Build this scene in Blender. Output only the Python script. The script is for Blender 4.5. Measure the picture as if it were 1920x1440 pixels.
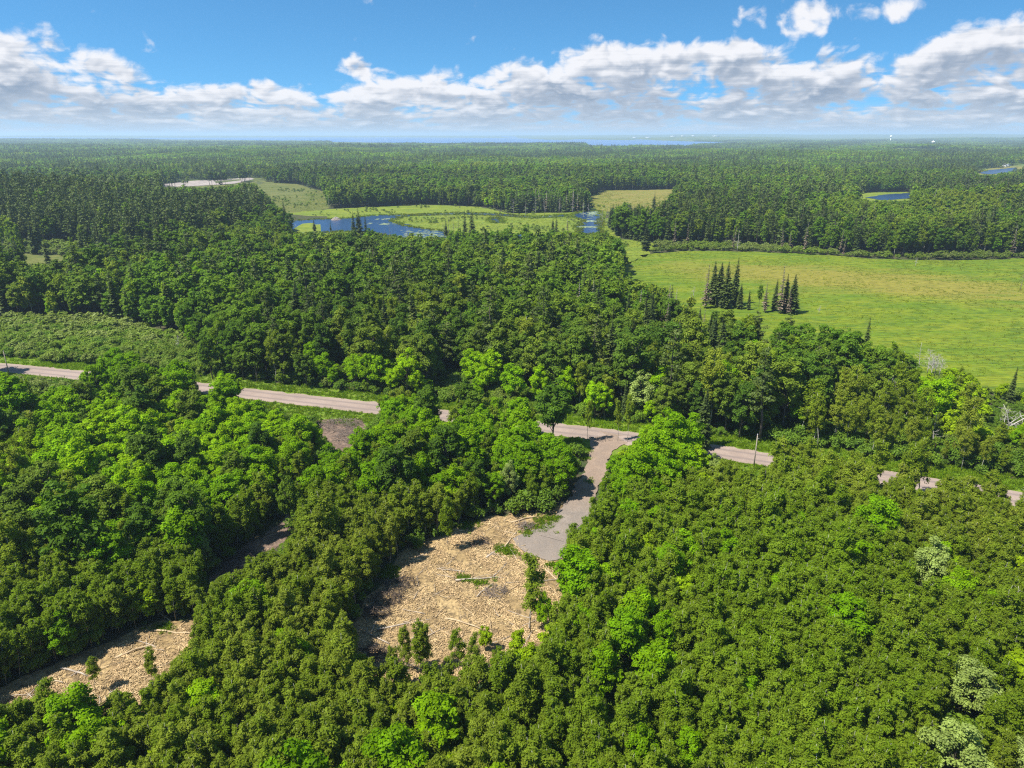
import bpy, math, random
import numpy as np
from mathutils import Vector, Matrix

R = math.radians
scene = bpy.context.scene
for o in list(bpy.data.objects):
    bpy.data.objects.remove(o)
col = scene.collection
rng = np.random.default_rng(7)
random.seed(7)

# ------------------------------------------------------------------ camera
CAM_H = 66.0
FPX = 1331.0                      # focal length in pixels of the 1920 wide photograph
PITCH = math.atan(468.0 / FPX)    # looking down
SP, CP = math.sin(PITCH), math.cos(PITCH)
cam_d = bpy.data.cameras.new('camera')
cam_d.sensor_fit = 'HORIZONTAL'
cam_d.sensor_width = 36.0
cam_d.lens = 36.0 * FPX / 1920.0
cam_d.clip_start = 0.5
cam_d.clip_end = 120000.0
cam = bpy.data.objects.new('camera', cam_d)
cam.location = (0, 0, CAM_H)
cam.rotation_euler = (math.pi / 2 - PITCH, 0, 0)
col.objects.link(cam)
scene.camera = cam

# ------------------------------------------------------------------ sun + sky
SUN_EL = R(58)
SUN_AZ = math.atan2(-0.86, -0.42)          # from the left, a little behind the camera (x, y)
sun_dir = Vector((math.sin(SUN_AZ) * math.cos(SUN_EL), math.cos(SUN_AZ) * math.cos(SUN_EL), math.sin(SUN_EL)))
sd = bpy.data.lights.new('sun', 'SUN')
sd.energy = 4.6
sd.angle = R(0.53)
sd.color = (1.0, 0.955, 0.88)
sun = bpy.data.objects.new('sun', sd)
sun.rotation_euler = sun_dir.to_track_quat('Z', 'Y').to_euler()
sun.location = (-200, -100, 300)
col.objects.link(sun)

scene.view_settings.view_transform = 'Standard'
scene.view_settings.look = 'None'
scene.view_settings.gamma = 1.0
scene.view_settings.exposure = 1.15
scene.view_settings.use_curve_mapping = False
cy = scene.cycles
cy.max_bounces = 6
cy.diffuse_bounces = 3
cy.glossy_bounces = 2
cy.transmission_bounces = 4
cy.transparent_max_bounces = 8
cy.volume_bounces = 0
cy.sample_clamp_indirect = 4.0
cy.use_denoising = False
cy.filter_width = 1.2
cy.caustics_reflective = False
cy.caustics_refractive = False


class NT:
    """small helper to write node maths as expressions"""

    def __init__(self, tree):
        self.t = tree
        self.n = tree.nodes
        self.l = tree.links

    def node(self, kind, **kw):
        nd = self.n.new(kind)
        for k, v in kw.items():
            setattr(nd, k, v)
        return nd

    def put(self, sock, v):
        if v is None:
            return
        if hasattr(v, 'links') or hasattr(v, 'is_linked'):
            self.l.new(v, sock)
        else:
            if isinstance(v, (tuple, list)) and len(v) == 3 and sock.type == 'RGBA':
                v = (*v, 1.0)
            sock.default_value = v

    def math(self, op, a, b=None, c=None, clamp=False):
        nd = self.node('ShaderNodeMath', operation=op, use_clamp=clamp)
        for i, v in enumerate((a, b, c)):
            self.put(nd.inputs[i], v)
        return nd.outputs[0]

    def add(self, a, b): return self.math('ADD', a, b)
    def sub(self, a, b): return self.math('SUBTRACT', a, b)
    def mul(self, a, b): return self.math('MULTIPLY', a, b)

    def ramp(self, v, a, b, lo=0.0, hi=1.0, smooth=True):
        nd = self.node('ShaderNodeMapRange')
        nd.interpolation_type = 'SMOOTHSTEP' if smooth else 'LINEAR'
        nd.clamp = True
        self.put(nd.inputs[0], v)
        for i, x in enumerate((a, b, lo, hi)):
            self.put(nd.inputs[i + 1], x)
        return nd.outputs[0]

    def mix(self, f, a, b, blend='MIX'):
        nd = self.node('ShaderNodeMix', data_type='RGBA', blend_type=blend)
        nd.clamp_factor = True
        self.put(nd.inputs[0], f)
        self.put(nd.inputs[6], a)
        self.put(nd.inputs[7], b)
        return nd.outputs[2]

    def vec(self, x, y, z=0.0):
        nd = self.node('ShaderNodeCombineXYZ')
        for i, v in enumerate((x, y, z)):
            self.put(nd.inputs[i], v)
        return nd.outputs[0]

    def noise(self, v, scale, detail=4.0, rough=0.55, dist=0.0, lac=2.0, dim='3D'):
        nd = self.node('ShaderNodeTexNoise', noise_dimensions=dim)
        self.put(nd.inputs['Vector'], v)
        nd.inputs['Scale'].default_value = scale
        nd.inputs['Detail'].default_value = detail
        nd.inputs['Roughness'].default_value = rough
        nd.inputs['Lacunarity'].default_value = lac
        nd.inputs['Distortion'].default_value = dist
        return nd.outputs['Fac']

    def vor(self, v, scale, detail=0.0, feature='F1', dim='3D'):
        nd = self.node('ShaderNodeTexVoronoi', voronoi_dimensions=dim)
        nd.feature = feature
        self.put(nd.inputs['Vector'], v)
        nd.inputs['Scale'].default_value = scale
        if 'Detail' in nd.inputs:
            nd.inputs['Detail'].default_value = detail
        return nd.outputs['Distance']


def px_dir(x, y):
    """photo pixel -> (azimuth, elevation) scaled by FPX, for placing the clouds in the sky"""
    a, b = (x - 960) / FPX, (720 - y) / FPX
    d = Vector((a, CP + b * SP, -SP + b * CP)).normalized()
    return math.atan2(d.x, d.y) * FPX, math.asin(d.z) * FPX


def build_world():
    w = bpy.data.worlds.new('World')
    scene.world = w
    w.use_nodes = True
    t = w.node_tree
    t.nodes.clear()
    N = NT(t)
    out = N.node('ShaderNodeOutputWorld')
    gen = N.node('ShaderNodeTexCoord').outputs['Generated']
    sep = N.node('ShaderNodeSeparateXYZ')
    N.put(sep.inputs[0], gen)
    dx, dy, dz = sep.outputs
    # physically based clear sky; lifted a little so that the low sky is as deep a blue as over clean northern air
    lift = N.node('ShaderNodeVectorMath', operation='NORMALIZE')
    N.put(lift.inputs[0], N.vec(dx, dy, N.add(N.mul(N.math('MAXIMUM', dz, 0.0), 1.5), 0.13)))
    sky = N.node('ShaderNodeTexSky', sky_type='NISHITA')
    sky.sun_disc = False
    sky.sun_elevation = SUN_EL
    sky.sun_rotation = SUN_AZ
    sky.altitude = 300
    sky.air_density = 1.0
    sky.dust_density = 0.25
    sky.ozone_density = 2.2
    N.put(sky.inputs[0], lift.outputs[0])
    skyc = N.mix(1.0, sky.outputs[0], SKY_TINT, 'MULTIPLY')

    U = N.mul(N.math('ARCTAN2', dx, dy), FPX)
    V = N.mul(N.math('ARCSINE', dz), FPX)

    # height of the cloud tops round the horizon: the photograph's skyline, going on in the same manner outside the frame
    tops = [(-60, 62), (40, 57), (110, 76), (185, 95), (250, 116), (300, 148), (380, 162), (520, 156), (620, 152), (760, 146), (860, 136), (965, 126),
            (1030, 96), (1130, 86), (1250, 94), (1345, 68), (1430, 82), (1500, 106), (1600, 86), (1710, 92), (1800, 52), (1920, 28), (2010, 40)]
    prof = [px_dir(*p) for p in tops] + [(-4181, 95), (-3500, 165), (-2800, 90), (-2100, 175), (-1500, 110), (1500, 120), (2200, 180), (3000, 85), (3600, 150)]
    prof.sort()
    cr = N.node('ShaderNodeValToRGB')
    cr.color_ramp.interpolation = 'EASE'
    el = cr.color_ramp.elements
    while len(el) < len(prof):
        el.new(0.5)
    for e, (pu, pvv) in zip(el, prof):
        e.position = pu / (2 * math.pi * FPX) + 0.5
        e.color = (max(pvv, 0) / 256, 0, 0, 1)
    N.put(cr.inputs[0], N.math('MULTIPLY_ADD', U, 1 / (2 * math.pi * FPX), 0.5))
    sr = N.node('ShaderNodeSeparateColor')
    N.put(sr.inputs[0], cr.outputs[0])
    below = N.math('MULTIPLY_ADD', sr.outputs[0], 256.0, N.mul(V, -1.0))       # how far under the tops

    W = N.mul(N.math('LOGARITHM', N.math('MAXIMUM', N.add(V, 34.0), 4.0), math.e), 118.0)   # flatter towards the horizon
    P = N.vec(N.mul(U, 1 / 105.0), N.mul(W, 1 / 56.0), 0.0)
    wn = N.node('ShaderNodeTexNoise', noise_dimensions='2D')
    N.put(wn.inputs['Vector'], P)
    wn.inputs['Scale'].default_value = 1.6
    wn.inputs['Detail'].default_value = 1.0

    def vma(v, m, a):
        nd = N.node('ShaderNodeVectorMath', operation='MULTIPLY_ADD')
        for i, q in enumerate((v, m, a)):
            N.put(nd.inputs[i], q)
        return nd.outputs[0]

    Q = vma(wn.outputs['Color'], (0.28, 0.28, 0), P)
    f0 = N.noise(Q, 1.15, 7.0, 0.58, dim='2D')
    f1 = N.noise(vma(Q, (1, 1, 0), (-0.07, 0.20, 0)), 1.15, 3.0, 0.58, dim='2D')      # the same field a little towards the sun
    puff = N.sub(0.60, N.vor(Q, 3.4, 1.0, dim='2D'))
    lay = N.noise(N.vec(N.mul(U, 1 / 330.0), N.mul(V, 1 / 17.0), 0.0), 1.0, 4.0, 0.6, dim='2D')     # flat decks one behind the other
    mass = N.ramp(below, -26.0, 22.0, 0.0, 0.42)
    mass = N.math('MULTIPLY_ADD', N.sub(lay, 0.5), N.ramp(below, 10.0, 50.0, 0.05, 0.34), mass)
    # detached clouds: the small cumulus in the middle, the wisps at the upper right
    UV = N.vec(U, V, 0.0)
    for (bx, by, rw, rh, wt) in [(688, 138, 78, 30, 0.50), (1500, 24, 120, 42, 0.42), (1650, 24, 110, 34, 0.36)]:
        bu, bv = px_dir(bx, by)
        d = N.node('ShaderNodeVectorMath', operation='LENGTH')
        N.put(d.inputs[0], vma(UV, (1 / rw, 1 / rh, 0), (-bu / rw, -bv / rh, 0)))
        mass = N.math('MAXIMUM', mass, N.math('MULTIPLY_ADD', d.outputs['Value'], -wt, wt))
    mass = N.math('MAXIMUM', mass, N.ramp(V, 260.0, 420.0, 0.0, 0.15))                 # scattered clouds overhead as well
    F = N.add(N.math('MULTIPLY_ADD', puff, 0.17, f0), mass)
    dens = N.ramp(F, 0.67, 0.90)
    thick = N.ramp(F, 0.76, 1.06)
    rel = N.math('MULTIPLY_ADD', puff, 0.20, N.sub(f0, f1))
    rel = N.math('ADD', rel, N.ramp(below, 4.0, 78.0, 0.13, -0.15, smooth=False))
    rel = N.math('MULTIPLY_ADD', N.sub(lay, 0.5), 0.62, rel)
    lit = N.ramp(rel, -0.24, 0.25)
    lit = N.math('MULTIPLY_ADD', N.sub(1.0, thick), 0.30, lit, clamp=True)
    cloud = N.mix(lit, (0.27, 0.34, 0.45), (0.86, 0.86, 0.89))
    far = N.ramp(V, 0.0, 70.0, 0.62, 0.0)       # distant clouds sink into bright horizon air
    cloud = N.mix(far, cloud, (0.52, 0.62, 0.74))
    horiz = N.ramp(V, -4.0, 60.0, 0.9, 0.0)
    dens = N.mul(dens, N.ramp(V, 0.0, 24.0, 0.6, 0.97))

    b1 = N.node('ShaderNodeBackground')
    N.put(b1.inputs[0], skyc)
    b1.inputs[1].default_value = SKY_STRENGTH
    b2 = N.node('ShaderNodeBackground')
    N.put(b2.inputs[0], cloud)
    b2.inputs[1].default_value = 0.50
    b3 = N.node('ShaderNodeBackground')
    N.put(b3.inputs[0], (0.50, 0.62, 0.76))
    b3.inputs[1].default_value = 0.49
    m0 = N.node('ShaderNodeMixShader')
    N.put(m0.inputs[0], horiz)
    t.links.new(b1.outputs[0], m0.inputs[1])
    t.links.new(b3.outputs[0], m0.inputs[2])
    m1 = N.node('ShaderNodeMixShader')
    N.put(m1.inputs[0], dens)
    t.links.new(m0.outputs[0], m1.inputs[1])
    t.links.new(b2.outputs[0], m1.inputs[2])
    t.links.new(m1.outputs[0], out.inputs[0])
    w.cycles.sampling_method = 'NONE'      # the sky is broad and even: bounce rays find it, lamp samples go to the sun


SKY_TINT = (0.46, 0.91, 1.08)
SKY_STRENGTH = 0.075
build_world()
#=====SKYEND

# ------------------------------------------------------------------ layout helpers
def ground_at(x, y, z=0.0):
    """the point on the level z that the photograph shows at pixel (x, y)"""
    a, b = (x - 960) / FPX, (y - 720) / FPX
    dn, fw = SP + b * CP, CP - b * SP
    k = (CAM_H - z) / dn
    return np.array((a * k, fw * k))


def project(x, y, z):
    dz = z - CAM_H
    zc = np.maximum(y * CP - dz * SP, 1.0)
    return 960 + FPX * x / zc, 720 - FPX * (y * SP + dz * CP) / zc, zc


def inside(poly, x, y):
    p = np.asarray(poly, float)
    r = np.zeros(np.shape(x), bool)
    j = len(p) - 1
    for i in range(len(p)):
        xi, yi, xj, yj = p[i, 0], p[i, 1], p[j, 0], p[j, 1]
        c = ((yi > y) != (yj > y))
        with np.errstate(divide='ignore', invalid='ignore'):
            c &= x < (xj - xi) * (y - yi) / (yj - yi) + xi
        r ^= c
        j = i
    return r


def sstep(a, b, v):
    t = np.clip((v - a) / (b - a), 0, 1)
    return t * t * (3 - 2 * t)


def terrain(x, y):
    x, y = np.asarray(x, float), np.asarray(y, float)
    h = 13 * np.maximum(0, np.exp(-(((x + 430) / 170) ** 2 + ((y - 575) / 95) ** 2)) - 0.06)
    h = h + 9 * np.maximum(0, np.exp(-(((x - 420) / 160) ** 2 + ((y - 590) / 72) ** 2)) - 0.06)
    h = h + 8 * np.maximum(0, np.exp(-(((x - 60) / 420) ** 2 + ((y - 1120) / 150) ** 2)) - 0.1)
    roll = (6 * np.sin(x / 420 + 1.3) * np.sin(y / 510 + .4) + 4 * np.sin(x / 190 + y / 830 + 2.) + 5 * np.sin(y / 300 + x / 700)
            + 2.5 * np.sin(x / 95 - y / 140))
    ridge = 11 * np.maximum(0, np.sin(y / 215 + 0.8 * np.sin(x / 460 + .6) + x / 1500)) ** 2 * (.55 + .45 * np.sin(x / 330 + y / 900))
    h = h + sstep(1120, 1900, y) * (np.maximum(roll, -5) * 0.9 + ridge)
    h = h * (1 - np.exp(-(((x + 515) / 130) ** 2 + ((y - 1380) / 90) ** 2)) * 0.999)
    # level ground round the far pond
    h = h * (1 - np.exp(-(((x - 890) / 420) ** 4 + ((y - 1400) / 260) ** 4)))
    # low shore of the big lake and the ridges behind it
    az = np.arctan2(x, np.maximum(y, 1))
    d = np.hypot(x, y)
    lakeside = sstep(3600, 4500, d)
    h = h * (1 - lakeside)
    w = 1 + .35 * np.sin(az * 9 + .5) + .25 * np.sin(az * 23 + 1.7) + .12 * np.sin(az * 61)
    h = h + 30 * sstep(7800, 9500, d) * sstep(-.02, .30, az) * w
    h = h + 7 * sstep(6200, 8200, d) * sstep(-.15, -.42, az) * w
    h = h + 46 * sstep(13500, 17500, d) * (0.55 + .45 * sstep(-.2, .45, az)) * (1 + .10 * np.sin(az * 14 + 2) + .05 * np.sin(az * 47 + 1) + .03 * np.sin(az * 131))
    return h


# ------------------------------------------------------------------ mesh helpers
def mesh_arrays(name, V, F, mats, mi=None, tint=None, smooth=False):
    """V (n,3), F (m,4) or (m,3) or a list of mixed polygons"""
    me = bpy.data.meshes.new(name)
    V = np.asarray(V, np.float32)
    if isinstance(F, np.ndarray):
        k = F.shape[1]
        loops = F.astype(np.int32).ravel()
        starts = np.arange(len(F), dtype=np.int32) * k
    else:
        loops = np.fromiter((i for f in F for i in f), np.int32)
        lens = np.fromiter((len(f) for f in F), np.int32)
        starts = np.concatenate(([0], np.cumsum(lens)[:-1])).astype(np.int32)
    me.vertices.add(len(V))
    me.vertices.foreach_set('co', V.ravel())
    me.loops.add(len(loops))
    me.loops.foreach_set('vertex_index', loops)
    me.polygons.add(len(starts))
    me.polygons.foreach_set('loop_start', starts)
    for m in mats:
        me.materials.append(m)
    if mi is not None:
        me.polygons.foreach_set('material_index', np.asarray(mi, np.int32))
    if smooth:
        me.polygons.foreach_set('use_smooth', np.ones(len(starts), bool))
    if tint is not None:
        at = me.attributes.new('tint', 'FLOAT', 'FACE')
        at.data.foreach_set('value', np.asarray(tint, np.float32))
    me.update(calc_edges=True)
    me.validate()
    return me


def link(name, me, parent=None, loc=None):
    o = bpy.data.objects.new(name, me)
    col.objects.link(o)
    if parent is not None:
        o.parent = parent
    if loc is not None:
        o.location = loc
    return o


def tag(o, label=None, cat=None, group=None, kind=None):
    for k, v in (('label', label), ('category', cat), ('group', group), ('kind', kind)):
        if v:
            o[k] = v
    return o


def tube(pts, rad, sides=6):
    """a tapered bent tube, closed at the end"""
    pts = [Vector(p) for p in pts]
    V, F = [], []
    for i, p in enumerate(pts):
        a = pts[max(i - 1, 0)]
        b = pts[min(i + 1, len(pts) - 1)]
        d = (b - a).normalized() if (b - a).length > 1e-6 else Vector((0, 0, 1))
        s = d.orthogonal().normalized()
        t = d.cross(s)
        for k in range(sides):
            an = 2 * math.pi * k / sides
            V.append(p + (s * math.cos(an) + t * math.sin(an)) * rad[i])
    n = len(pts)
    for i in range(n - 1):
        for k in range(sides):
            k2 = (k + 1) % sides
            F.append((i * sides + k, i * sides + k2, (i + 1) * sides + k2, (i + 1) * sides + k))
    F.append(tuple((n - 1) * sides + k for k in range(sides)))
    F.append(tuple(reversed(range(sides))))
    return np.array([tuple(v) for v in V]), F


class Acc:
    """collects polygons of one mesh"""

    def __init__(self):
        self.V, self.F, self.n = [], [], 0

    def put(self, V, F):
        self.V.append(np.asarray(V, float))
        self.F.extend(tuple(i + self.n for i in f) for f in F)
        self.n += len(V)
        return self

    def arrays(self):
        return np.concatenate(self.V), self.F


# ------------------------------------------------------------------ materials
def new_mat(name):
    m = bpy.data.materials.new(name)
    m.use_nodes = True
    m.node_tree.nodes.clear()
    N = NT(m.node_tree)
    out = N.node('ShaderNodeOutputMaterial')
    return m, N, out


def principled(N, out, color, rough=0.8, spec=0.3, bump=None, strength=0.5, dist=0.1):
    b = N.node('ShaderNodeBsdfPrincipled')
    N.put(b.inputs['Base Color'], color)
    N.put(b.inputs['Roughness'], rough)
    N.put(b.inputs['Specular IOR Level'], spec)
    if bump is not None:
        bn = N.node('ShaderNodeBump')
        bn.inputs['Strength'].default_value = strength
        bn.inputs['Distance'].default_value = dist
        N.put(bn.inputs['Height'], bump)
        N.l.new(bn.outputs[0], b.inputs['Normal'])
    N.l.new(b.outputs[0], out.inputs[0])
    return b


def leaf_mat(name, a, b, c, transl=0.30, gloss=0.25, stand=0.012):
    """a and b: the two leaf colours between which single trees range; c: the colour of other stands"""
    m, N, out = new_mat(name)
    rnd = N.node('ShaderNodeObjectInfo').outputs['Random']
    tint = N.node('ShaderNodeAttribute', attribute_name='tint').outputs['Fac']
    pos = N.node('ShaderNodeNewGeometry').outputs['Position']
    st = N.ramp(N.noise(pos, stand, 2.0, 0.5), 0.40, 0.62)
    col_ = N.mix(rnd, a, b)
    col_ = N.mix(N.mul(st, 0.7), col_, c)
    k = N.math('MULTIPLY_ADD', tint, 0.75, 0.62)
    k = N.mul(k, N.ramp(N.noise(pos, 0.0045, 3.0, 0.6), 0.32, 0.68, 0.70, 1.38, smooth=False))
    kk = N.node('ShaderNodeCombineColor')
    for i in range(3):
        N.put(kk.inputs[i], k)
    col_ = N.mix(1.0, col_, kk.outputs[0], 'MULTIPLY')
    p = N.node('ShaderNodeBsdfPrincipled')
    N.put(p.inputs['Base Color'], col_)
    p.inputs['Roughness'].default_value = 0.55
    p.inputs['Specular IOR Level'].default_value = gloss
    tr = N.node('ShaderNodeBsdfTranslucent')
    N.put(tr.inputs[0], N.mix(1.0, col_, (1.15, 1.25, 0.55), 'MULTIPLY'))
    mx = N.node('ShaderNodeMixShader')
    mx.inputs[0].default_value = transl
    N.l.new(p.outputs[0], mx.inputs[1])
    N.l.new(tr.outputs[0], mx.inputs[2])
    N.l.new(mx.outputs[0], out.inputs[0])
    return m


def bark_mat(name, a, b, scale=3.0):
    m, N, out = new_mat(name)
    tc = N.node('ShaderNodeTexCoord').outputs['Object']
    n = N.noise(tc, scale, 3.0, 0.6)
    principled(N, out, N.mix(N.ramp(n, 0.35, 0.65), a, b), 0.85, 0.2)
    return m


def make_mats():
    M = {}
    M['aspen'] = leaf_mat('aspen_leaves', (0.155, 0.218, 0.010), (0.235, 0.276, 0.028), (0.136, 0.230, 0.007), 0.50, 0.06)
    M['maple'] = leaf_mat('maple_leaves', (0.155, 0.300, 0.002), (0.245, 0.385, 0.003), (0.125, 0.255, 0.003), 0.46, 0.05)
    M['broad'] = leaf_mat('broadleaf_leaves', (0.062, 0.126, 0.012), (0.160, 0.212, 0.020), (0.098, 0.188, 0.008), 0.42, 0.06)
    M['shrub'] = leaf_mat('willow_leaves', (0.135, 0.190, 0.024), (0.220, 0.260, 0.070), (0.145, 0.220, 0.014), 0.42, 0.12, 0.03)
    M['pale'] = leaf_mat('pale_leaves', (0.215, 0.285, 0.050), (0.255, 0.325, 0.080), (0.22, 0.29, 0.055), 0.3, 0.2)
    M['lime'] = leaf_mat('lime_leaves', (0.235, 0.345, 0.005), (0.270, 0.365, 0.008), (0.215, 0.335, 0.005), 0.46, 0.05)
    M['spruce'] = leaf_mat('spruce_needles', (0.050, 0.078, 0.018), (0.080, 0.104, 0.024), (0.058, 0.086, 0.018), 0.2, 0.12)
    M['pine'] = leaf_mat('pine_needles', (0.058, 0.090, 0.016), (0.090, 0.118, 0.020), (0.058, 0.084, 0.016), 0.2, 0.12)
    M['brownneedle'] = leaf_mat('dead_needles', (0.125, 0.095, 0.060), (0.16, 0.125, 0.085), (0.14, 0.11, 0.075), 0.1, 0.1)
    M['under'] = leaf_mat('undergrowth_leaves', (0.080, 0.150, 0.010), (0.135, 0.205, 0.014), (0.085, 0.155, 0.014), 0.34, 0.1, 0.05)
    M['grass'] = leaf_mat('grass_blades', (0.125, 0.225, 0.005), (0.175, 0.250, 0.008), (0.145, 0.235, 0.006), 0.45, 0.1, 0.05)
    M['sedge'] = leaf_mat('sedge_blades', (0.112, 0.178, 0.004), (0.165, 0.205, 0.008), (0.145, 0.158, 0.020), 0.42, 0.1, 0.02)
    M['lily'] = leaf_mat('lily_leaves', (0.18, 0.24, 0.12), (0.25, 0.30, 0.18), (0.20, 0.25, 0.10), 0.1, 0.6, 0.05)
    M['bark_pale'] = bark_mat('pale_aspen_bark', (0.22, 0.21, 0.17), (0.36, 0.35, 0.29))
    M['bark'] = bark_mat('grey_brown_bark', (0.085, 0.07, 0.055), (0.15, 0.125, 0.10))
    M['bark_dark'] = bark_mat('dark_conifer_bark', (0.07, 0.055, 0.045), (0.12, 0.095, 0.08))
    M['dead'] = bark_mat('weathered_dead_wood', (0.30, 0.27, 0.24), (0.48, 0.45, 0.41))
    M['deadbrown'] = bark_mat('brown_dead_twigs', (0.14, 0.11, 0.09), (0.22, 0.18, 0.15))
    M['log'] = bark_mat('peeled_log_wood', (0.30, 0.22, 0.13), (0.44, 0.34, 0.21), 1.2)
    M['loggrey'] = bark_mat('grey_log_bark', (0.22, 0.18, 0.14), (0.40, 0.34, 0.27), 1.2)
    M['chips'] = leaf_mat('wood_chip', (0.56, 0.41, 0.22), (0.56, 0.41, 0.22), (0.42, 0.29, 0.15), 0.0, 0.1, 0.3)
    M['brush'] = bark_mat('dark_brush_twigs', (0.05, 0.038, 0.03), (0.11, 0.085, 0.07), 2.0)
    return M


M = make_mats()


def ground_material(name, stops, scale=0.15, bumpd=0.12, stretch=(1, 1, 1), fine=2.5, rough=0.9, bstr=0.6, patch=None):
    """stops: three colours mixed by two noises, with a finer grain on top"""
    m, N, out = new_mat(name)
    pos = N.node('ShaderNodeNewGeometry').outputs['Position']
    mp = N.node('ShaderNodeMapping')
    mp.inputs['Scale'].default_value = stretch
    N.put(mp.inputs[0], pos)
    v = mp.outputs[0]
    n1 = N.noise(v, scale, 5.0, 0.6)
    n2 = N.noise(v, fine, 4.0, 0.65)
    n3 = N.noise(v, scale * 4.3, 3.0, 0.6, 0.6)
    c = N.mix(N.ramp(n1, 0.38, 0.62), stops[0], stops[1])
    c = N.mix(N.mul(N.ramp(n3, 0.47, 0.66), 0.85), c, stops[2])
    if patch:       # a stand of another plant: centre, half axes, turn, colour, with ragged limits
        (cx_, cy_), (ra, rb), turn, pc = patch
        sp_ = N.node('ShaderNodeSeparateXYZ')
        N.put(sp_.inputs[0], pos)
        qx, qy = N.sub(sp_.outputs[0], cx_), N.sub(sp_.outputs[1], cy_)
        ex = N.mul(N.add(N.mul(qx, math.cos(turn)), N.mul(qy, math.sin(turn))), 1 / ra)
        ey = N.mul(N.sub(N.mul(qy, math.cos(turn)), N.mul(qx, math.sin(turn))), 1 / rb)
        rr = N.math('SQRT', N.add(N.mul(ex, ex), N.mul(ey, ey)))
        rr = N.add(rr, N.mul(N.sub(N.noise(v, 0.06, 5.0, 0.65), 0.5), 1.6))
        c = N.mix(N.ramp(rr, 0.35, 1.1, 0.62, 0.0), c, pc)
    g = N.node('ShaderNodeCombineColor')
    k = N.ramp(n2, 0.25, 0.75, 0.66, 1.32)
    for i in range(3):
        N.put(g.inputs[i], k)
    c = N.mix(1.0, c, g.outputs[0], 'MULTIPLY')
    principled(N, out, c, rough, 0.2, N.add(n2, N.mul(n3, 0.7)), bstr, bumpd)
    return m


# ------------------------------------------------------------------ layout (pixels of the photograph, on the ground)
ROAD_PX = [(-620, 632), (-300, 660), (0, 690), (90, 699), (180, 708), (380, 729), (540, 748), (700, 766), (840, 782), (1010, 803), (1150, 819),
           (1290, 840), (1400, 857), (1540, 877), (1680, 901), (1800, 919), (1910, 937), (2100, 968), (2500, 1035)]
ROAD = np.array([ground_at(*p) for p in ROAD_PX])
ROAD_HW = 3.7


def smooth_line(P, n=12):
    P = np.asarray(P, float)
    out = []
    for i in range(len(P) - 1):
        p0, p1, p2, p3 = P[max(i - 1, 0)], P[i], P[i + 1], P[min(i + 2, len(P) - 1)]
        for k in range(n):
            t = k / n
            out.append(0.5 * ((2 * p1) + (p2 - p0) * t + (2 * p0 - 5 * p1 + 4 * p2 - p3) * t * t + (3 * p1 - p0 - 3 * p2 + p3) * t ** 3))
    out.append(P[-1])
    return np.array(out)


ROADL = smooth_line(ROAD)


def road_dist(x, y):
    """signed distance to the centre of the road, positive on the camera's side"""
    best = np.full(np.shape(x), 1e9)
    sgn = np.zeros(np.shape(x))
    L = ROADL[::3]
    for i in range(len(L) - 1):
        ax, ay = L[i]
        bx, by = L[i + 1]
        ex, ey = bx - ax, by - ay
        t = np.clip(((x - ax) * ex + (y - ay) * ey) / (ex * ex + ey * ey), 0, 1)
        qx, qy = x - ax - t * ex, y - ay - t * ey
        d = np.hypot(qx, qy)
        c = -(ex * qy - ey * qx)
        up = d < best
        best = np.where(up, d, best)
        sgn = np.where(up, np.sign(c), sgn)
    return best * sgn


DRIVE_C = [(1150, 815), (1132, 836), (1124, 858), (1116, 885), (1100, 915), (1086, 945), (1058, 985), (1035, 1012)]
PAD = [(962, 1012), (988, 1000), (1040, 975), (1085, 948), (1112, 946), (1106, 965), (1062, 1022), (1058, 1046), (1030, 1054), (1000, 1044), (975, 1030)]
CLEAR = [(925, 964), (1010, 962), (1090, 925), (1100, 950), (1075, 1000), (1070, 1060), (1068, 1110), (1050, 1180), (1020, 1245), (960, 1280), (840, 1300),
         (740, 1300), (680, 1270), (640, 1195), (690, 1120), (740, 1055), (800, 1010), (880, 978)]
CLEAR2 = [(-60, 1345), (0, 1292), (100, 1250), (215, 1198), (300, 1165), (372, 1160), (392, 1200), (345, 1270), (330, 1350), (230, 1390), (80, 1400), (-80, 1400)]
CLEAR3 = [(690, 1330), (760, 1310), (860, 1320), (800, 1380), (720, 1400)]
TRAIL = [(372, 1160), (392, 1085), (440, 1045), (515, 985), (570, 930), (600, 880), (630, 838), (668, 838), (640, 890), (600, 945), (545, 1003), (450, 1070), (420, 1100), (405, 1180)]
BRUSHGROUND = [(595, 790), (680, 785), (700, 810), (668, 845), (620, 845)]
MEADOW = [(1150, 510), (1180, 492), (1215, 476), (1300, 470), (1400, 472), (1500, 476), (1650, 486), (1800, 488), (1960, 484), (2150, 500), (2300, 640), (2150, 735), (1960, 742),
          (1860, 736), (1740, 722), (1560, 715), (1400, 690), (1300, 640), (1190, 580)]
MARSH = [(520, 425), (545, 398), (615, 392), (700, 388), (800, 384), (900, 388), (960, 400), (1100, 398), (1100, 385), (1138, 385), (1138, 420), (1160, 446), (1195, 452), (1230, 456), (1220, 475),
         (1180, 495), (1150, 500), (1120, 480), (1080, 470), (900, 478), (720, 470), (560, 455)]
MARSH_UP = [(468, 352), (500, 344), (560, 348), (608, 360), (616, 388), (600, 396), (540, 400), (505, 388), (480, 372)]
YELLOWFIELD = [(1104, 368), (1130, 358), (1200, 357), (1275, 356), (1270, 372), (1250, 390), (1180, 398), (1120, 396), (1100, 385)]
GRAVEL = [(296, 346), (380, 339), (470, 335), (478, 338), (440, 346), (330, 351), (300, 351)]
FIELD_B = [(300, 352), (440, 347), (480, 340), (520, 346), (500, 356), (470, 362), (400, 358)]
FIELD_C = [(470, 320), (512, 319), (512, 327), (470, 328)]
FIELD_D = [(1590, 364), (1640, 361), (1700, 360), (1720, 368), (1700, 376), (1640, 378), (1595, 374)]
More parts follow.
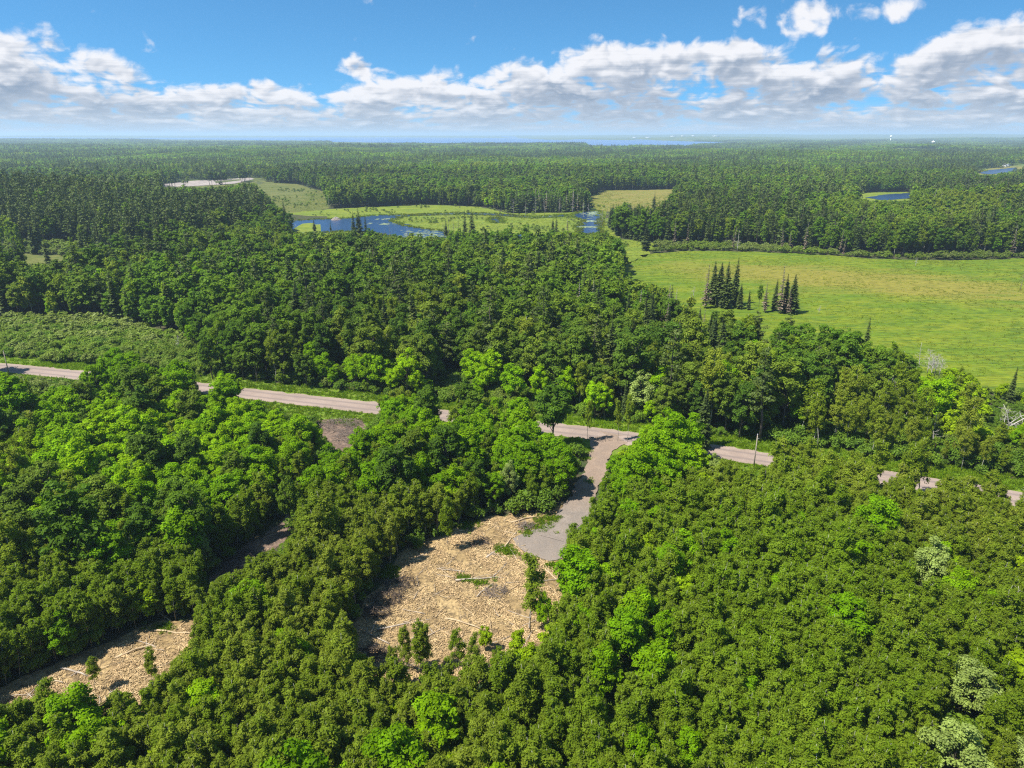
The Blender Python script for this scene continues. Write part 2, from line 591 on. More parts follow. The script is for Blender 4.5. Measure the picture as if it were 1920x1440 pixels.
FIELD_E = [(1818, 322), (1850, 318), (1900, 310), (1960, 308), (1960, 326), (1900, 330), (1830, 331)]
FIELD_F = [(1415, 346), (1490, 345), (1490, 350), (1415, 351)]
OLIVE = [(-40, 480), (40, 476), (150, 482), (130, 496), (60, 502), (-40, 502)]
POND = [(536, 420), (560, 414), (620, 411), (665, 409), (700, 404), (740, 403), (775, 403), (800, 402), (745, 408), (736, 415), (760, 424), (800, 430), (838, 434), (850, 448), (800, 452), (740, 446),
        (690, 436), (640, 434), (560, 440), (540, 432)]
CHANNEL = [(770, 403), (800, 401.5), (860, 399), (930, 401), (1000, 407), (1060, 403), (1066, 406), (1000, 410), (930, 404.5), (860, 402), (800, 404.5)]
RPOOL = [(1064, 405), (1090, 397), (1122, 395), (1130, 404), (1126, 420), (1128, 437), (1100, 441), (1086, 439), (1082, 428), (1094, 414), (1080, 409)]
POOL_B = [(918, 408), (938, 408), (940, 418), (922, 418)]
POOL_C = [(950, 438), (985, 440), (985, 450), (950, 450)]
POOL_D = [(1120, 440), (1150, 448), (1155, 480), (1135, 485), (1122, 462)]
POND_E = [(1622, 371), (1660, 365), (1714, 362), (1708, 372), (1660, 376)]
POND_F = [(1832, 325), (1856, 320), (1905, 315), (1908, 322), (1880, 327), (1850, 328)]
LAKE = [(-60, 262), (200, 261.5), (420, 263), (600, 266), (760, 268), (900, 269), (1040, 271), (1180, 274), (1330, 274.5), (1420, 270), (1330, 266), (1180, 263), (1010, 262), (960, 258), (560, 255.5), (200, 255), (-60, 255)]

# what the photograph shows free of tree crowns
KEEP = [
    [(-80, 674), (0, 682), (172, 700), (172, 714), (0, 697), (-80, 690)],
    [(368, 718), (397, 721), (384, 736), (368, 734)],
    [(442, 729), (712, 757), (700, 776), (442, 747)], [(500, 757), (700, 778), (690, 794), (560, 775)],
    [(828, 773), (846, 775), (842, 789), (826, 786)],
    [(1018, 795), (1195, 813), (1188, 828), (1165, 840), (1142, 852), (1132, 890), (1112, 905), (1100, 940), (1050, 950), (1072, 915), (1100, 895), (1110, 865), (1098, 830), (1018, 813)],
    [(1362, 838), (1455, 852), (1450, 872), (1430, 880), (1362, 862)],
    [(930, 968), (1040, 966), (1095, 942), (1108, 948), (1048, 1030), (1045, 1050), (1052, 1085), (1012, 1110), (1004, 1185), (960, 1185), (770, 1210), (700, 1225), (672, 1190), (725, 1120),
     (770, 1055), (840, 1012), (905, 975)],
    [(10, 1305), (100, 1264), (215, 1208), (360, 1170), (352, 1200), (278, 1245), (270, 1275), (200, 1282), (120, 1284), (100, 1272), (20, 1312)],
    [(388, 1086), (440, 1040), (505, 984), (535, 984), (545, 1004), (470, 1048), (415, 1088)],
    [(606, 790), (676, 786), (650, 835), (622, 832)],
    [(1172, 506), (1215, 480), (1400, 476), (1640, 490), (1780, 494), (1960, 492), (1960, 715), (1880, 720), (1760, 668), (1640, 622), (1560, 612), (1520, 588), (1490, 592), (1420, 586), (1400, 560), (1310, 575), (1300, 545), (1200, 530)],
    [(540, 423), (620, 413), (700, 406), (745, 404), (740, 416), (800, 430), (830, 434), (820, 444), (745, 440), (690, 432), (560, 437)],
    [(760, 408), (900, 404), (915, 415), (910, 430), (870, 432), (830, 430), (770, 424)],
    [(545, 402), (620, 397), (760, 390), (830, 388), (830, 400), (700, 402), (560, 412)],
    [(1000, 414), (1078, 412), (1130, 394), (1128, 436), (1085, 438), (1020, 430)],
    [(480, 352), (560, 354), (605, 364), (612, 386), (560, 394), (530, 390), (505, 366)],
    [(1112, 366), (1200, 362), (1268, 359), (1225, 388), (1180, 380), (1120, 388)],
    [(300, 346), (380, 340), (470, 336), (472, 342), (420, 350), (310, 351)],
    [(1600, 367), (1650, 363), (1712, 361), (1710, 374), (1640, 378)], [(1832, 322), (1905, 312), (1908, 324), (1840, 328)],
    [(40, 487), (120, 487), (110, 493), (50, 494)],
    [(-60, 256), (300, 256), (560, 256), (1000, 257), (1000, 268), (620, 266), (420, 263), (300, 262), (-60, 262)],
    [(1000, 260), (1300, 262), (1300, 272), (1000, 269)],
    [(1190, 448), (1225, 452), (1210, 475), (1175, 480)],
    [(1858, 748), (1920, 742), (1920, 792), (1864, 796)], [(1730, 664), (1762, 664), (1762, 698), (1732, 698)],
    [(1650, 894), (1674, 898), (1674, 905), (1650, 901)], [(1722, 907), (1760, 913), (1758, 920), (1724, 914)], [(1896, 932), (1912, 935), (1912, 942), (1896, 940)],
]
KW, KH, KS = 540, 400, 4                 # a coarse map of the keep-free areas; pixel offset so that a margin is covered
gx, gy = np.meshgrid((np.arange(KW) + .5) * KS - 120, (np.arange(KH) + .5) * KS)
kmask = np.zeros((KH, KW), bool)
for pl in KEEP:
    kmask |= inside(pl, gx, gy)
KI = np.zeros((KH + 1, KW + 1))
KI[1:, 1:] = np.cumsum(np.cumsum(kmask, 0), 1)


def blocks(x, y, z, h, r, lo=0.35, wide=0.6, high=0.93):
    """True where a crown of height h and radius r standing at (x, y, z) would hide something the photo shows"""
    u, vt, zc = project(x, y, z + h * high)
    _, vb, _ = project(x, y, z + h * lo)
    w = r * wide * FPX / zc
    x0 = np.clip(((u - w + 120) / KS).astype(int), 0, KW)
    x1 = np.clip(((u + w + 120) / KS).astype(int) + 1, 0, KW)
    y0 = np.clip((vt / KS).astype(int), 0, KH)
    y1 = np.clip((vb / KS).astype(int) + 1, 0, KH)
    x1 = np.maximum(x1, x0)
    y1 = np.maximum(y1, y0)
    return (KI[y1, x1] - KI[y0, x1] - KI[y1, x0] + KI[y0, x0]) > 0.5


# ------------------------------------------------------------------ ground and sheets
def build_ground():
    rings = np.concatenate(([0.0, 20.0], 40 * (45000 / 40) ** (np.linspace(0, 1, 230))))
    az = np.concatenate((np.linspace(-50, 50, 260), np.linspace(50, 310, 60)[1:-1]))
    az = np.radians(az)
    rr, aa = np.meshgrid(rings[1:], az, indexing='ij')
    X, Y = rr * np.sin(aa), rr * np.cos(aa)
    Z = np.where(np.cos(aa) > 0.3, terrain(X, Y), 0.0)
    V = np.concatenate(([[0, 0, 0]], np.stack([X.ravel(), Y.ravel(), Z.ravel()], 1)))
    n = len(az)
    F = []
    for k in range(n):
        F.append((0, 1 + (k + 1) % n, 1 + k))
    for i in range(len(rings) - 2):
        for k in range(n):
            k2 = (k + 1) % n
            F.append((1 + i * n + k, 1 + i * n + k2, 1 + (i + 1) * n + k2, 1 + (i + 1) * n + k))
    m, N, out = new_mat('forest_floor')
    pos = N.node('ShaderNodeNewGeometry').outputs['Position']
    n1 = N.noise(pos, 0.35, 5.0, 0.6)
    n2 = N.noise(pos, 3.0, 4.0, 0.6)
    c = N.mix(N.ramp(n1, 0.4, 0.6), (0.035, 0.055, 0.016), (0.065, 0.055, 0.032))
    n3 = N.noise(pos, 0.006, 6.0, 0.62)
    c2 = N.mix(N.ramp(n3, 0.42, 0.6), (0.060, 0.095, 0.018), (0.105, 0.125, 0.030))
    sy = N.node('ShaderNodeSeparateXYZ')
    N.put(sy.inputs[0], pos)
    c = N.mix(N.ramp(sy.outputs[1], 900.0, 1300.0), c, c2)      # beyond: closed forest canopy
    principled(N, out, c, 0.95, 0.1, N.add(n2, N.mul(n1, 2.0)), 0.5, 0.3)
    g = link('ground', mesh_arrays('ground', V, F, [m], smooth=True))
    tag(g, kind='structure')


def ragged(poly, step=3.0, amp=0.6, seed=0, z=0.0):
    """ground outline of a pixel polygon with uneven edges"""
    r = np.random.default_rng(seed)
    P = np.array([ground_at(*p) for p in poly])
    out = []
    for i in range(len(P)):
        a, b = P[i], P[(i + 1) % len(P)]
        n = max(1, int(np.hypot(*(b - a)) / step))
        e = (b - a) / max(np.hypot(*(b - a)), 1e-6)
        nrm = np.array((e[1], -e[0]))
        for k in range(n):
            out.append(a + (b - a) * k / n + nrm * r.normal() * amp * (0.4 if k == 0 else 1))
    return np.array(out)


def sheet(name, poly, z, mat, step=3.0, amp=0.6, seed=0, level=False):
    P = ragged(poly, step, amp, seed)
    zz = terrain(P[:, 0], P[:, 1]) + z
    if level:
        zz = np.full(len(P), float(level))
    V = np.column_stack([P, zz])
    o = link(name, mesh_arrays(name, V, [tuple(range(len(V)))], [mat]))
    tag(o, kind='structure')
    return o


def strip(name, line, half, z, mat, crown=0.0, cuts=1, jitter=0.0):
    """a ribbon along a ground polyline"""
    L = np.asarray(line)
    T = np.gradient(L, axis=0)
    T /= np.linalg.norm(T, axis=1)[:, None]
    Nn = np.column_stack([T[:, 1], -T[:, 0]])
    r = np.random.default_rng(3)
    half = np.broadcast_to(half, (len(L),))
    ks = np.linspace(-1, 1, 2 * cuts + 1)
    V = []
    for i in range(len(L)):
        for k in ks:
            j = r.normal() * jitter if abs(k) == 1 else 0
            p = L[i] + Nn[i] * (half[i] * k + j)
            V.append((p[0], p[1], z + crown * (1 - k * k)))
    m = len(ks)
    F = [(i * m + k, i * m + k + 1, (i + 1) * m + k + 1, (i + 1) * m + k) for i in range(len(L) - 1) for k in range(m - 1)]
    o = link(name, mesh_arrays(name, np.array(V), F, [mat], smooth=True))
    tag(o, kind='structure')
    return o


def water_mat(name, base, bump=0.35, scale=0.8, spec=0.5):
    m, N, out = new_mat(name)
    pos = N.node('ShaderNodeNewGeometry').outputs['Position']
    mp = N.node('ShaderNodeMapping')
    mp.inputs['Scale'].default_value = (0.5, 1.0, 1.0)
    N.put(mp.inputs[0], pos)
    n = N.noise(mp.outputs[0], scale, 3.0, 0.6)
    b = principled(N, out, base, 0.22, spec, n, bump, 0.5)
    b.inputs['IOR'].default_value = 1.33
    return m


build_ground()

mat_verge = ground_material('verge_grass_ground', [(0.085, 0.155, 0.008), (0.120, 0.178, 0.012), (0.12, 0.13, 0.028)], 0.25, 0.15)
mat_meadow = ground_material('meadow_ground', [(0.084, 0.136, 0.004), (0.130, 0.160, 0.006), (0.056, 0.100, 0.005)], 0.05, 0.5, (0.5, 1.8, 1), 0.55, patch=((165, 338), (115, 42), -0.42, (0.205, 0.158, 0.030)))
mat_marsh = ground_material('marsh_ground', [(0.110, 0.155, 0.010), (0.150, 0.180, 0.014), (0.075, 0.108, 0.012)], 0.05, 0.2, (0.6, 1.5, 1), 1.2)
mat_marshup = ground_material('olive_marsh_ground', [(0.085, 0.096, 0.016), (0.115, 0.115, 0.026), (0.055, 0.082, 0.014)], 0.04, 0.3, (0.6, 1.3, 1), 0.8)
mat_yellow = ground_material('dry_field_ground', [(0.150, 0.138, 0.022), (0.180, 0.146, 0.036), (0.105, 0.138, 0.018)], 0.03, 0.2, (0.6, 1.5, 1), 0.8)
mat_gravel = ground_material('pale_gravel', [(0.30, 0.255, 0.225), (0.24, 0.205, 0.185), (0.18, 0.16, 0.13)], 0.05, 0.03, (1, 1, 1), 0.6)
mat_soil = ground_material('cleared_soil', [(0.212, 0.146, 0.066), (0.325, 0.230, 0.108), (0.105, 0.074, 0.040)], 0.22, 0.18, (1, 1, 1), 2.2, 0.95, 0.9)
mat_trail = ground_material('trail_soil', [(0.125, 0.084, 0.062), (0.17, 0.118, 0.084), (0.075, 0.055, 0.042)], 0.3, 0.15, (1, 1, 1), 2.2)


def drive_material():
    """brown pit-run gravel near the road, grey crushed stone on the pad"""
    m, N, out = new_mat('driveway_gravel')
    pos = N.node('ShaderNodeNewGeometry').outputs['Position']
    sp_ = N.node('ShaderNodeSeparateXYZ')
    N.put(sp_.inputs[0], pos)
    n1, n2, n3 = N.noise(pos, 0.28, 5.0, 0.6), N.noise(pos, 5.0, 4.0, 0.65), N.noise(pos, 1.1, 3.0, 0.6, 0.6)
    y_pad = float(ground_at(1095, 945)[1])
    f = N.ramp(N.math('MULTIPLY_ADD', n1, 10.0, sp_.outputs[1]), y_pad + 1.0, y_pad + 9.0)
    near_ = N.mix(N.ramp(n1, 0.38, 0.62), (0.165, 0.138, 0.114), (0.192, 0.159, 0.130))
    far_ = N.mix(N.ramp(n1, 0.38, 0.62), (0.225, 0.164, 0.120), (0.195, 0.145, 0.110))
    c = N.mix(f, near_, far_)
    c = N.mix(N.ramp(n3, 0.5, 0.72, 0.0, 0.6), c, (0.20, 0.155, 0.115))
    g = N.node('ShaderNodeCombineColor')
    k = N.ramp(n2, 0.25, 0.75, 0.74, 1.24)
    for i in range(3):
        N.put(g.inputs[i], k)
    principled(N, out, N.mix(1.0, c, g.outputs[0], 'MULTIPLY'), 0.92, 0.2, N.add(n2, n3), 0.6, 0.05)
    return m


mat_drive = mat_pad = drive_material()


def road_material():
    m, N, out = new_mat('worn_gravel_road')
    pos = N.node('ShaderNodeNewGeometry').outputs['Position']
    n1 = N.noise(pos, 0.10, 4.0, 0.6)
    n2 = N.noise(pos, 5.0, 3.0, 0.65)
    tr = N.node('ShaderNodeAttribute', attribute_name='across').outputs['Fac']     # -1 .. 1 across the road: wheel tracks
    trk = N.math('ABSOLUTE', N.sub(N.math('ABSOLUTE', tr), 0.42))
    c = N.mix(N.ramp(n1, 0.38, 0.62), (0.215, 0.164, 0.134), (0.260, 0.200, 0.164))
    c = N.mix(N.ramp(trk, 0.02, 0.22, 0.75, 0.0), c, (0.165, 0.130, 0.115))
    c = N.mix(N.ramp(N.math('ABSOLUTE', tr), 0.80, 1.0, 0.0, 0.7), c, (0.27, 0.21, 0.15))
    g = N.node('ShaderNodeCombineColor')
    k = N.ramp(n2, 0.25, 0.75, 0.82, 1.16)
    for i in range(3):
        N.put(g.inputs[i], k)
    principled(N, out, N.mix(1.0, c, g.outputs[0], 'MULTIPLY'), 0.9, 0.25, n2, 0.4, 0.03)
    return m


road_z = 0.22
verge = strip('grass_verge', ROADL, 11.0, 0.02, mat_verge, 0.12, 3, 1.0)
road = strip('road', ROADL, ROAD_HW, road_z, road_material(), 0.06, 4, 0.28)
nr = 9
at = road.data.attributes.new('across', 'FLOAT', 'POINT')
at.data.foreach_set('value', np.tile(np.linspace(-1, 1, nr), len(ROADL)).astype(np.float32))
DRIVEL = smooth_line(np.array([ground_at(*p) for p in DRIVE_C]), 6)
dw = np.interp(np.arange(len(DRIVEL)), [0, 4, 8, 14, 22, len(DRIVEL) - 1], [6.0, 4.0, 2.6, 2.1, 2.2, 2.9])
strip('driveway', DRIVEL, dw, 0.245, mat_drive, 0.04, 2, 0.25)
sheet('gravel_pad', PAD, 0.215, mat_pad, 1.2, 0.18, 5)
sheet('clearing_ground', CLEAR, 0.07, mat_soil, 2.0, 0.7, 6)
sheet('small_clearing_ground', CLEAR2, 0.07, mat_soil, 2.0, 0.7, 7)
sheet('bare_patch', CLEAR3, 0.07, mat_soil, 2.0, 0.7, 8)
sheet('trail', TRAIL, 0.05, mat_trail, 2.0, 0.5, 9)
sheet('brush_ground', BRUSHGROUND, 0.16, mat_trail, 2.0, 0.8, 10)
sheet('meadow', MEADOW, 0.05, mat_meadow, 6, 1.5, 11)
sheet('marsh', MARSH, 0.05, mat_marsh, 6, 1.5, 13)
sheet('upper_marsh', MARSH_UP, 0.06, mat_marshup, 8, 2, 14)
sheet('dry_field', YELLOWFIELD, 0.06, mat_yellow, 8, 2, 15)
sheet('gravel_yard', GRAVEL, 0.30, mat_gravel, 8, 1, 16)
sheet('roadside_field', FIELD_B, 0.12, mat_marshup, 8, 2, 17)
sheet('far_field', FIELD_C, 0.9, mat_yellow, 12, 2, 18, 1.0)
sheet('pond_field', FIELD_D, 0.12, mat_marsh, 8, 2, 19)
sheet('shore_field', FIELD_E, 0.6, mat_yellow, 8, 2, 20, 0.9)
sheet('glade', FIELD_F, 0.12, mat_yellow, 8, 2, 21)
sheet('shrub_marsh', OLIVE, 0.06, mat_marshup, 8, 2, 22)
mat_water = water_mat('pond_water', (0.014, 0.036, 0.090), 0.7, 0.9)
sheet('pond', POND, 0.12, mat_water, 3, 2.2, 23)
sheet('marsh_channel', CHANNEL, 0.13, mat_water, 3, 1.0, 24)
sheet('conifer_pool', RPOOL, 0.14, mat_water, 3, 1.6, 31)
sheet('marsh_pool', POOL_B, 0.12, mat_water, 4, .8, 25)
sheet('hidden_pool', POOL_C, 0.12, mat_water, 4, .8, 26)
sheet('channel_pool', POOL_D, 0.12, mat_water, 4, .8, 27)
sheet('meadow_pond', POND_E, 0.35, mat_water, 6, 1, 28)
sheet('far_pond', POND_F, 1.3, mat_water, 8, 1, 29, 1.3)
lake = sheet('lake', LAKE, 1.0, water_mat('lake_water', (0.03, 0.11, 0.30), 0.8, 0.05, 0.2), 200, 30, 30)
#=====LAYOUTEND

# ------------------------------------------------------------------ tree models
def leaf_cloud(r, C, Rd, n, size, up=0.85, jit=0.55, aspect=0.60, shell=0.55, lift=0.25):
    """n leaf sprays on the outer shells of ellipsoid clumps; C (k,3) centres, Rd (k,3) radii. Returns quads and a tint per quad"""
    C, Rd = np.asarray(C, float), np.asarray(Rd, float)
    w = (Rd[:, 0] * Rd[:, 2]) ** 1.0
    k = r.choice(len(C), n, p=w / w.sum())
    d = r.normal(size=(n, 3))
    d /= np.linalg.norm(d, axis=1)[:, None]
    flip = (d[:, 2] < -0.25) & (r.random(n) < 0.55)
    d[flip, 2] *= -1
    pos = C[k] + Rd[k] * d * (1 - shell * r.random(n) ** 1.5 + (0.12 + 0.35 * (r.random(n) < .25)) * r.random(n))[:, None]
    nrm = d + r.normal(size=(n, 3)) * jit + np.array((0, 0, up))
    nrm /= np.linalg.norm(nrm, axis=1)[:, None]
    g = r.normal(size=(n, 3)) + d * lift + np.array((0, 0, lift))
    t = g - nrm * (g * nrm).sum(1)[:, None]
    t /= np.maximum(np.linalg.norm(t, axis=1)[:, None], 1e-6)
    b = np.cross(nrm, t)
    s = size * r.uniform(0.6, 1.3, n)[:, None]
    V = np.stack([pos - t * s, pos + b * s * aspect - nrm * s * .12, pos + t * s, pos - b * s * aspect - nrm * s * .12], 1).reshape(-1, 3)
    ct = r.random(len(C))
    tint = 0.55 * ct[k] + 0.45 * r.random(n)
    return V, tint


def quads(n):
    return np.arange(n * 4).reshape(-1, 4)


LOD_N = (1.0, 0.30, 0.085)
LOD_S = (1.0, 1.75, 3.1)


def stem_line(r, H, lean=0.03, n=5):
    off = r.normal(size=2) * lean * H
    wob = r.normal(size=(n, 2)) * 0.012 * H
    wob[0] = 0
    ts = np.linspace(0, 1, n)
    return [(off[0] * t * t + w[0], off[1] * t * t + w[1], H * t) for t, w in zip(ts, wob)]


def at_line(pts, t):
    i = min(int(t * (len(pts) - 1)), len(pts) - 2)
    f = t * (len(pts) - 1) - i
    return np.array(pts[i]) * (1 - f) + np.array(pts[i + 1]) * f


def tree_aspen(r, H, lod, Rc=1.5, base=0.30, n0=4600, size=0.145, trunk_r=0.065, k=52):
    st = stem_line(r, H, 0.035)
    A = Acc().put(*tube(st, [trunk_r * (1.05 - 0.85 * t) for t in np.linspace(0, 1, len(st))], 6 if lod == 0 else 4))
    C, Rd = [], []
    for i in range(k):
        t = base + (1.0 - base) * ((i + 0.6 * r.random()) / k)
        u = (t - base) / (1 - base)
        prof = (0.30 + 0.70 * math.sin(math.pi * min(1, u * 0.64 + 0.16)) ** 0.8)
        a = r.uniform(0, 2 * math.pi)
        rr = Rc * prof * r.uniform(0.2, 0.9) * (1 - 0.35 * u ** 4)
        p = at_line(st, min(t, 0.97))
        c = p + np.array((rr * math.cos(a), rr * math.sin(a), r.normal() * 0.22 - 0.05 * H * u * (rr / Rc)))
        q = Rc * prof * r.uniform(0.16, 0.44)
        C.append(c)
        Rd.append((q, q, q * r.uniform(0.7, 1.35)))
        if (lod == 0 and i % 2 == 0) or (lod == 1 and i % 4 == 0):
            p0 = at_line(st, max(t - 0.07, 0.1))
            A.put(*tube([p0, (p0 + c) / 2 + (0, 0, .05), c], [trunk_r * .30, trunk_r * .2, trunk_r * .1], 3))
    LV, ti = leaf_cloud(r, C, Rd, int(n0 * LOD_N[lod]), size * LOD_S[lod], jit=0.6, up=0.9, aspect=0.5, shell=0.95, lift=0.6)
    return A.arrays(), (LV, ti)


def tree_round(r, H, lod, Rc=3.1, base=0.20, n0=7500, size=0.21, trunk_r=0.17, k=50, cr=(0.45, 1.1), top=1.0, squash=1.0):
    """a broad crown of many overlapping clumps"""
    st = stem_line(r, H * 0.8, 0.03)
    A = Acc().put(*tube(st, [trunk_r * (1.1 - 0.85 * t) for t in np.linspace(0, 1, len(st))], 7 if lod == 0 else 4))
    cz, rz = H * (base + top) / 2, H * (top - base) / 2
    C, Rd = [], []
    ga = math.pi * (3 - math.sqrt(5))
    for i in range(k):
        zf = 1 - 1.75 * (i + 0.5) / k
        rho = math.sqrt(max(0, 1 - zf * zf))
        a = i * ga + r.normal() * 0.35
        f = r.uniform(0.55, 1.14)
        q = r.uniform(*cr) * (1 - 0.15 * abs(zf))
        rad = max(Rc - q * 0.8, 0.3)
        c = np.array((math.cos(a) * rho * rad * f, math.sin(a) * rho * rad * f, cz + zf * (rz - q * .6) * f)) + r.normal(size=3) * 0.18
        C.append(c)
        Rd.append((q, q, q * 0.8 * squash))
        if (lod == 0 and i % 2 == 0) or (lod == 1 and i % 5 == 0):
            p0 = at_line(st, min(0.95, max(0.2, (c[2] - 1.2) / (H * .8) * 0.75)))
            A.put(*tube([p0, (p0 + c) / 2 + np.array((0, 0, .3)), c], [trunk_r * .42, trunk_r * .26, trunk_r * .1], 4 if lod == 0 else 3))
    LV, ti = leaf_cloud(r, C, Rd, int(n0 * LOD_N[lod]), size * LOD_S[lod])
    return A.arrays(), (LV, ti)


def tree_shrub(r, H, lod, Rc=1.7, n0=1100, size=0.20, k=11):
    A = Acc()
    C, Rd = [], []
    for i in range(k):
        a = r.uniform(0, 2 * math.pi)
        rr = Rc * math.sqrt(r.random()) * 0.85
        q = Rc * r.uniform(0.28, 0.46)
        z = H * (0.25 + 0.55 * (1 - (rr / Rc) ** 2) * r.uniform(0.6, 1.1)) + q * 0.2
        c = np.array((rr * math.cos(a), rr * math.sin(a), z))
        C.append(c)
        Rd.append((q, q, q * 0.85))
        if lod == 0 or i % 3 == 0:
            A.put(*tube([(rr * .15 * math.cos(a), rr * .15 * math.sin(a), 0), c * (.6, .6, .6), c], [.04, .03, .012], 3))
    LV, ti = leaf_cloud(r, C, Rd, int(n0 * LOD_N[lod]), size * LOD_S[lod], jit=0.6)
    return A.arrays(), (LV, ti)


def tree_spruce(r, H, lod, Rc=2.0, base=0.06, ragged_=0.16, dens=1.0):
    A = Acc().put(*tube([(0, 0, 0), (0, 0, H * .5), (0, 0, H)], [H * .0115, H * .007, .012], 6 if lod == 0 else 4))
    P, T, N_, S, W = [], [], [], [], []
    step = (0.34, 0.55, 1.15)[lod] / dens
    z = H * base
    while z < H * 0.985:
        u = (z - H * base) / (H * (1 - base))
        rad = Rc * ((1 - u) ** 0.85 + 0.04) * (1 - 0.35 * math.exp(-((u) / .08) ** 2)) * r.uniform(0.78, 1.12)
        nb = (11, 8, 5)[lod]
        a0 = r.uniform(0, 2 * math.pi)
        for i in range(nb):
            a = a0 + i * 2 * math.pi / nb + r.normal() * 0.22
            rr = rad * r.uniform(1 - 2.2 * ragged_, 1 + ragged_)
            out = np.array((math.cos(a), math.sin(a), 0))
            droop = -0.28 - 0.18 * r.random() + 0.75 * u ** 3
            d = out + np.array((0, 0, droop))
            d /= np.linalg.norm(d)
            side = np.array((-math.sin(a), math.cos(a), 0))
            ln = rr
            for j in range(2 if lod < 2 else 1):
                f = 0.62 if j == 0 else 0.30
                c = np.array((0, 0, z)) + d * ln * f
                hl = ln * (0.46 if j == 0 else 0.3)
                hw = max(ln * (0.23 if lod == 0 else 0.32 if lod == 1 else 0.50), 0.10)
                tw = r.normal() * 0.35
                sd_ = side * math.cos(tw) + np.cross(d, side) * math.sin(tw)
                P.append((c - d * hl, c + sd_ * hw, c + d * hl, c - sd_ * hw))
                T.append(r.random())
        z += step * (0.75 + 0.5 * r.random()) * (1.0 - 0.35 * u)
    top = np.array((0, 0, H))
    P.append((top - (0.09, 0, .7), top - (0, .09, .35), top + (0, 0, .25), top - (0, -.09, .35)))
    T.append(0.5)
    return A.arrays(), (np.array(P).reshape(-1, 3), np.array(T))


def tree_pine(r, H, lod, Rc=2.7, base=0.38):
    st = stem_line(r, H, 0.015)
    A = Acc().put(*tube(st, [H * .013 * (1.05 - .85 * t) for t in np.linspace(0, 1, len(st))], 6 if lod == 0 else 4))
    C, Rd = [], []
    k = 24
    for i in range(k):
        t = base + (0.99 - base) * (i + 0.5 * r.random()) / k
        u = (t - base) / (1 - base)
        rr = Rc * (1 - u) ** 0.6 * r.uniform(0.35, 0.95) + 0.1
        a = i * 2.4 + r.normal() * .5
        p = at_line(st, t)
        c = p + np.array((rr * math.cos(a), rr * math.sin(a), 0.2))
        q = (0.55 + 0.62 * (1 - u)) * r.uniform(0.75, 1.2)
        C.append(c)
        Rd.append((q, q, q * 0.42))
        if lod < 2 and i % 2 == 0:
            A.put(*tube([p, c], [.06, .02], 3))
    LV, ti = leaf_cloud(r, C, Rd, int(2100 * LOD_N[lod]), 0.26 * LOD_S[lod], jit=0.5, up=0.45, aspect=.5)
    return A.arrays(), (LV, ti)


def tree_snag(r, H, branches=22, thick=0.13, fine=True, spread=0.22):
    """a dead standing tree: bare trunk and broken branches, no leaves"""
    st = stem_line(r, H, 0.03)
    A = Acc().put(*tube(st, [thick * (1.1 - .95 * t) for t in np.linspace(0, 1, len(st))], 6))
    B = Acc()
    for i in range(branches):
        t = r.uniform(0.25, 0.97)
        p = at_line(st, t)
        a = r.uniform(0, 2 * math.pi)
        L = H * spread * (1.15 - t) * r.uniform(0.5, 1.3) + .3
        d = np.array((math.cos(a), math.sin(a), r.uniform(0.05, 0.75)))
        m = p + d * L * 0.5 + r.normal(size=3) * .06 * L
        e = p + d * L + r.normal(size=3) * .12 * L
        B.put(*tube([p, m, e], [thick * .36 * (1.1 - t * .7), thick * .24 * (1.1 - t * .7), thick * .07], 4))
        if fine:
            for _ in range(3):
                f = r.uniform(.4, .9)
                q = p + (e - p) * f
                B.put(*tube([q, q + r.normal(size=3) * .22 * L], [thick * .13, thick * .03], 3))
    return A.arrays(), B.arrays()


class Proto:
    """one tree model: joined mesh for masses, separate trunk and crown meshes for single trees"""

    def __init__(self, name, trunk, crown, tm, cm, H, Rc):
        tv, tf = trunk
        cv, ti = crown
        self.H, self.Rc, self.name = H, Rc, name
        self.trunk = mesh_arrays(name + '_trunk', tv, tf, [tm], smooth=True)
        self.crown = mesh_arrays(name + '_crown', cv, quads(len(cv) // 4), [cm], tint=ti)
        F = list(tf) + [tuple(q) for q in (quads(len(cv) // 4) + len(tv)).tolist()]
        mi = [0] * len(tf) + [1] * (len(cv) // 4)
        self.joined = mesh_arrays(name + '_whole', np.concatenate([tv, cv]), F, [tm, cm], mi, tint=[.5] * len(tf) + list(ti))


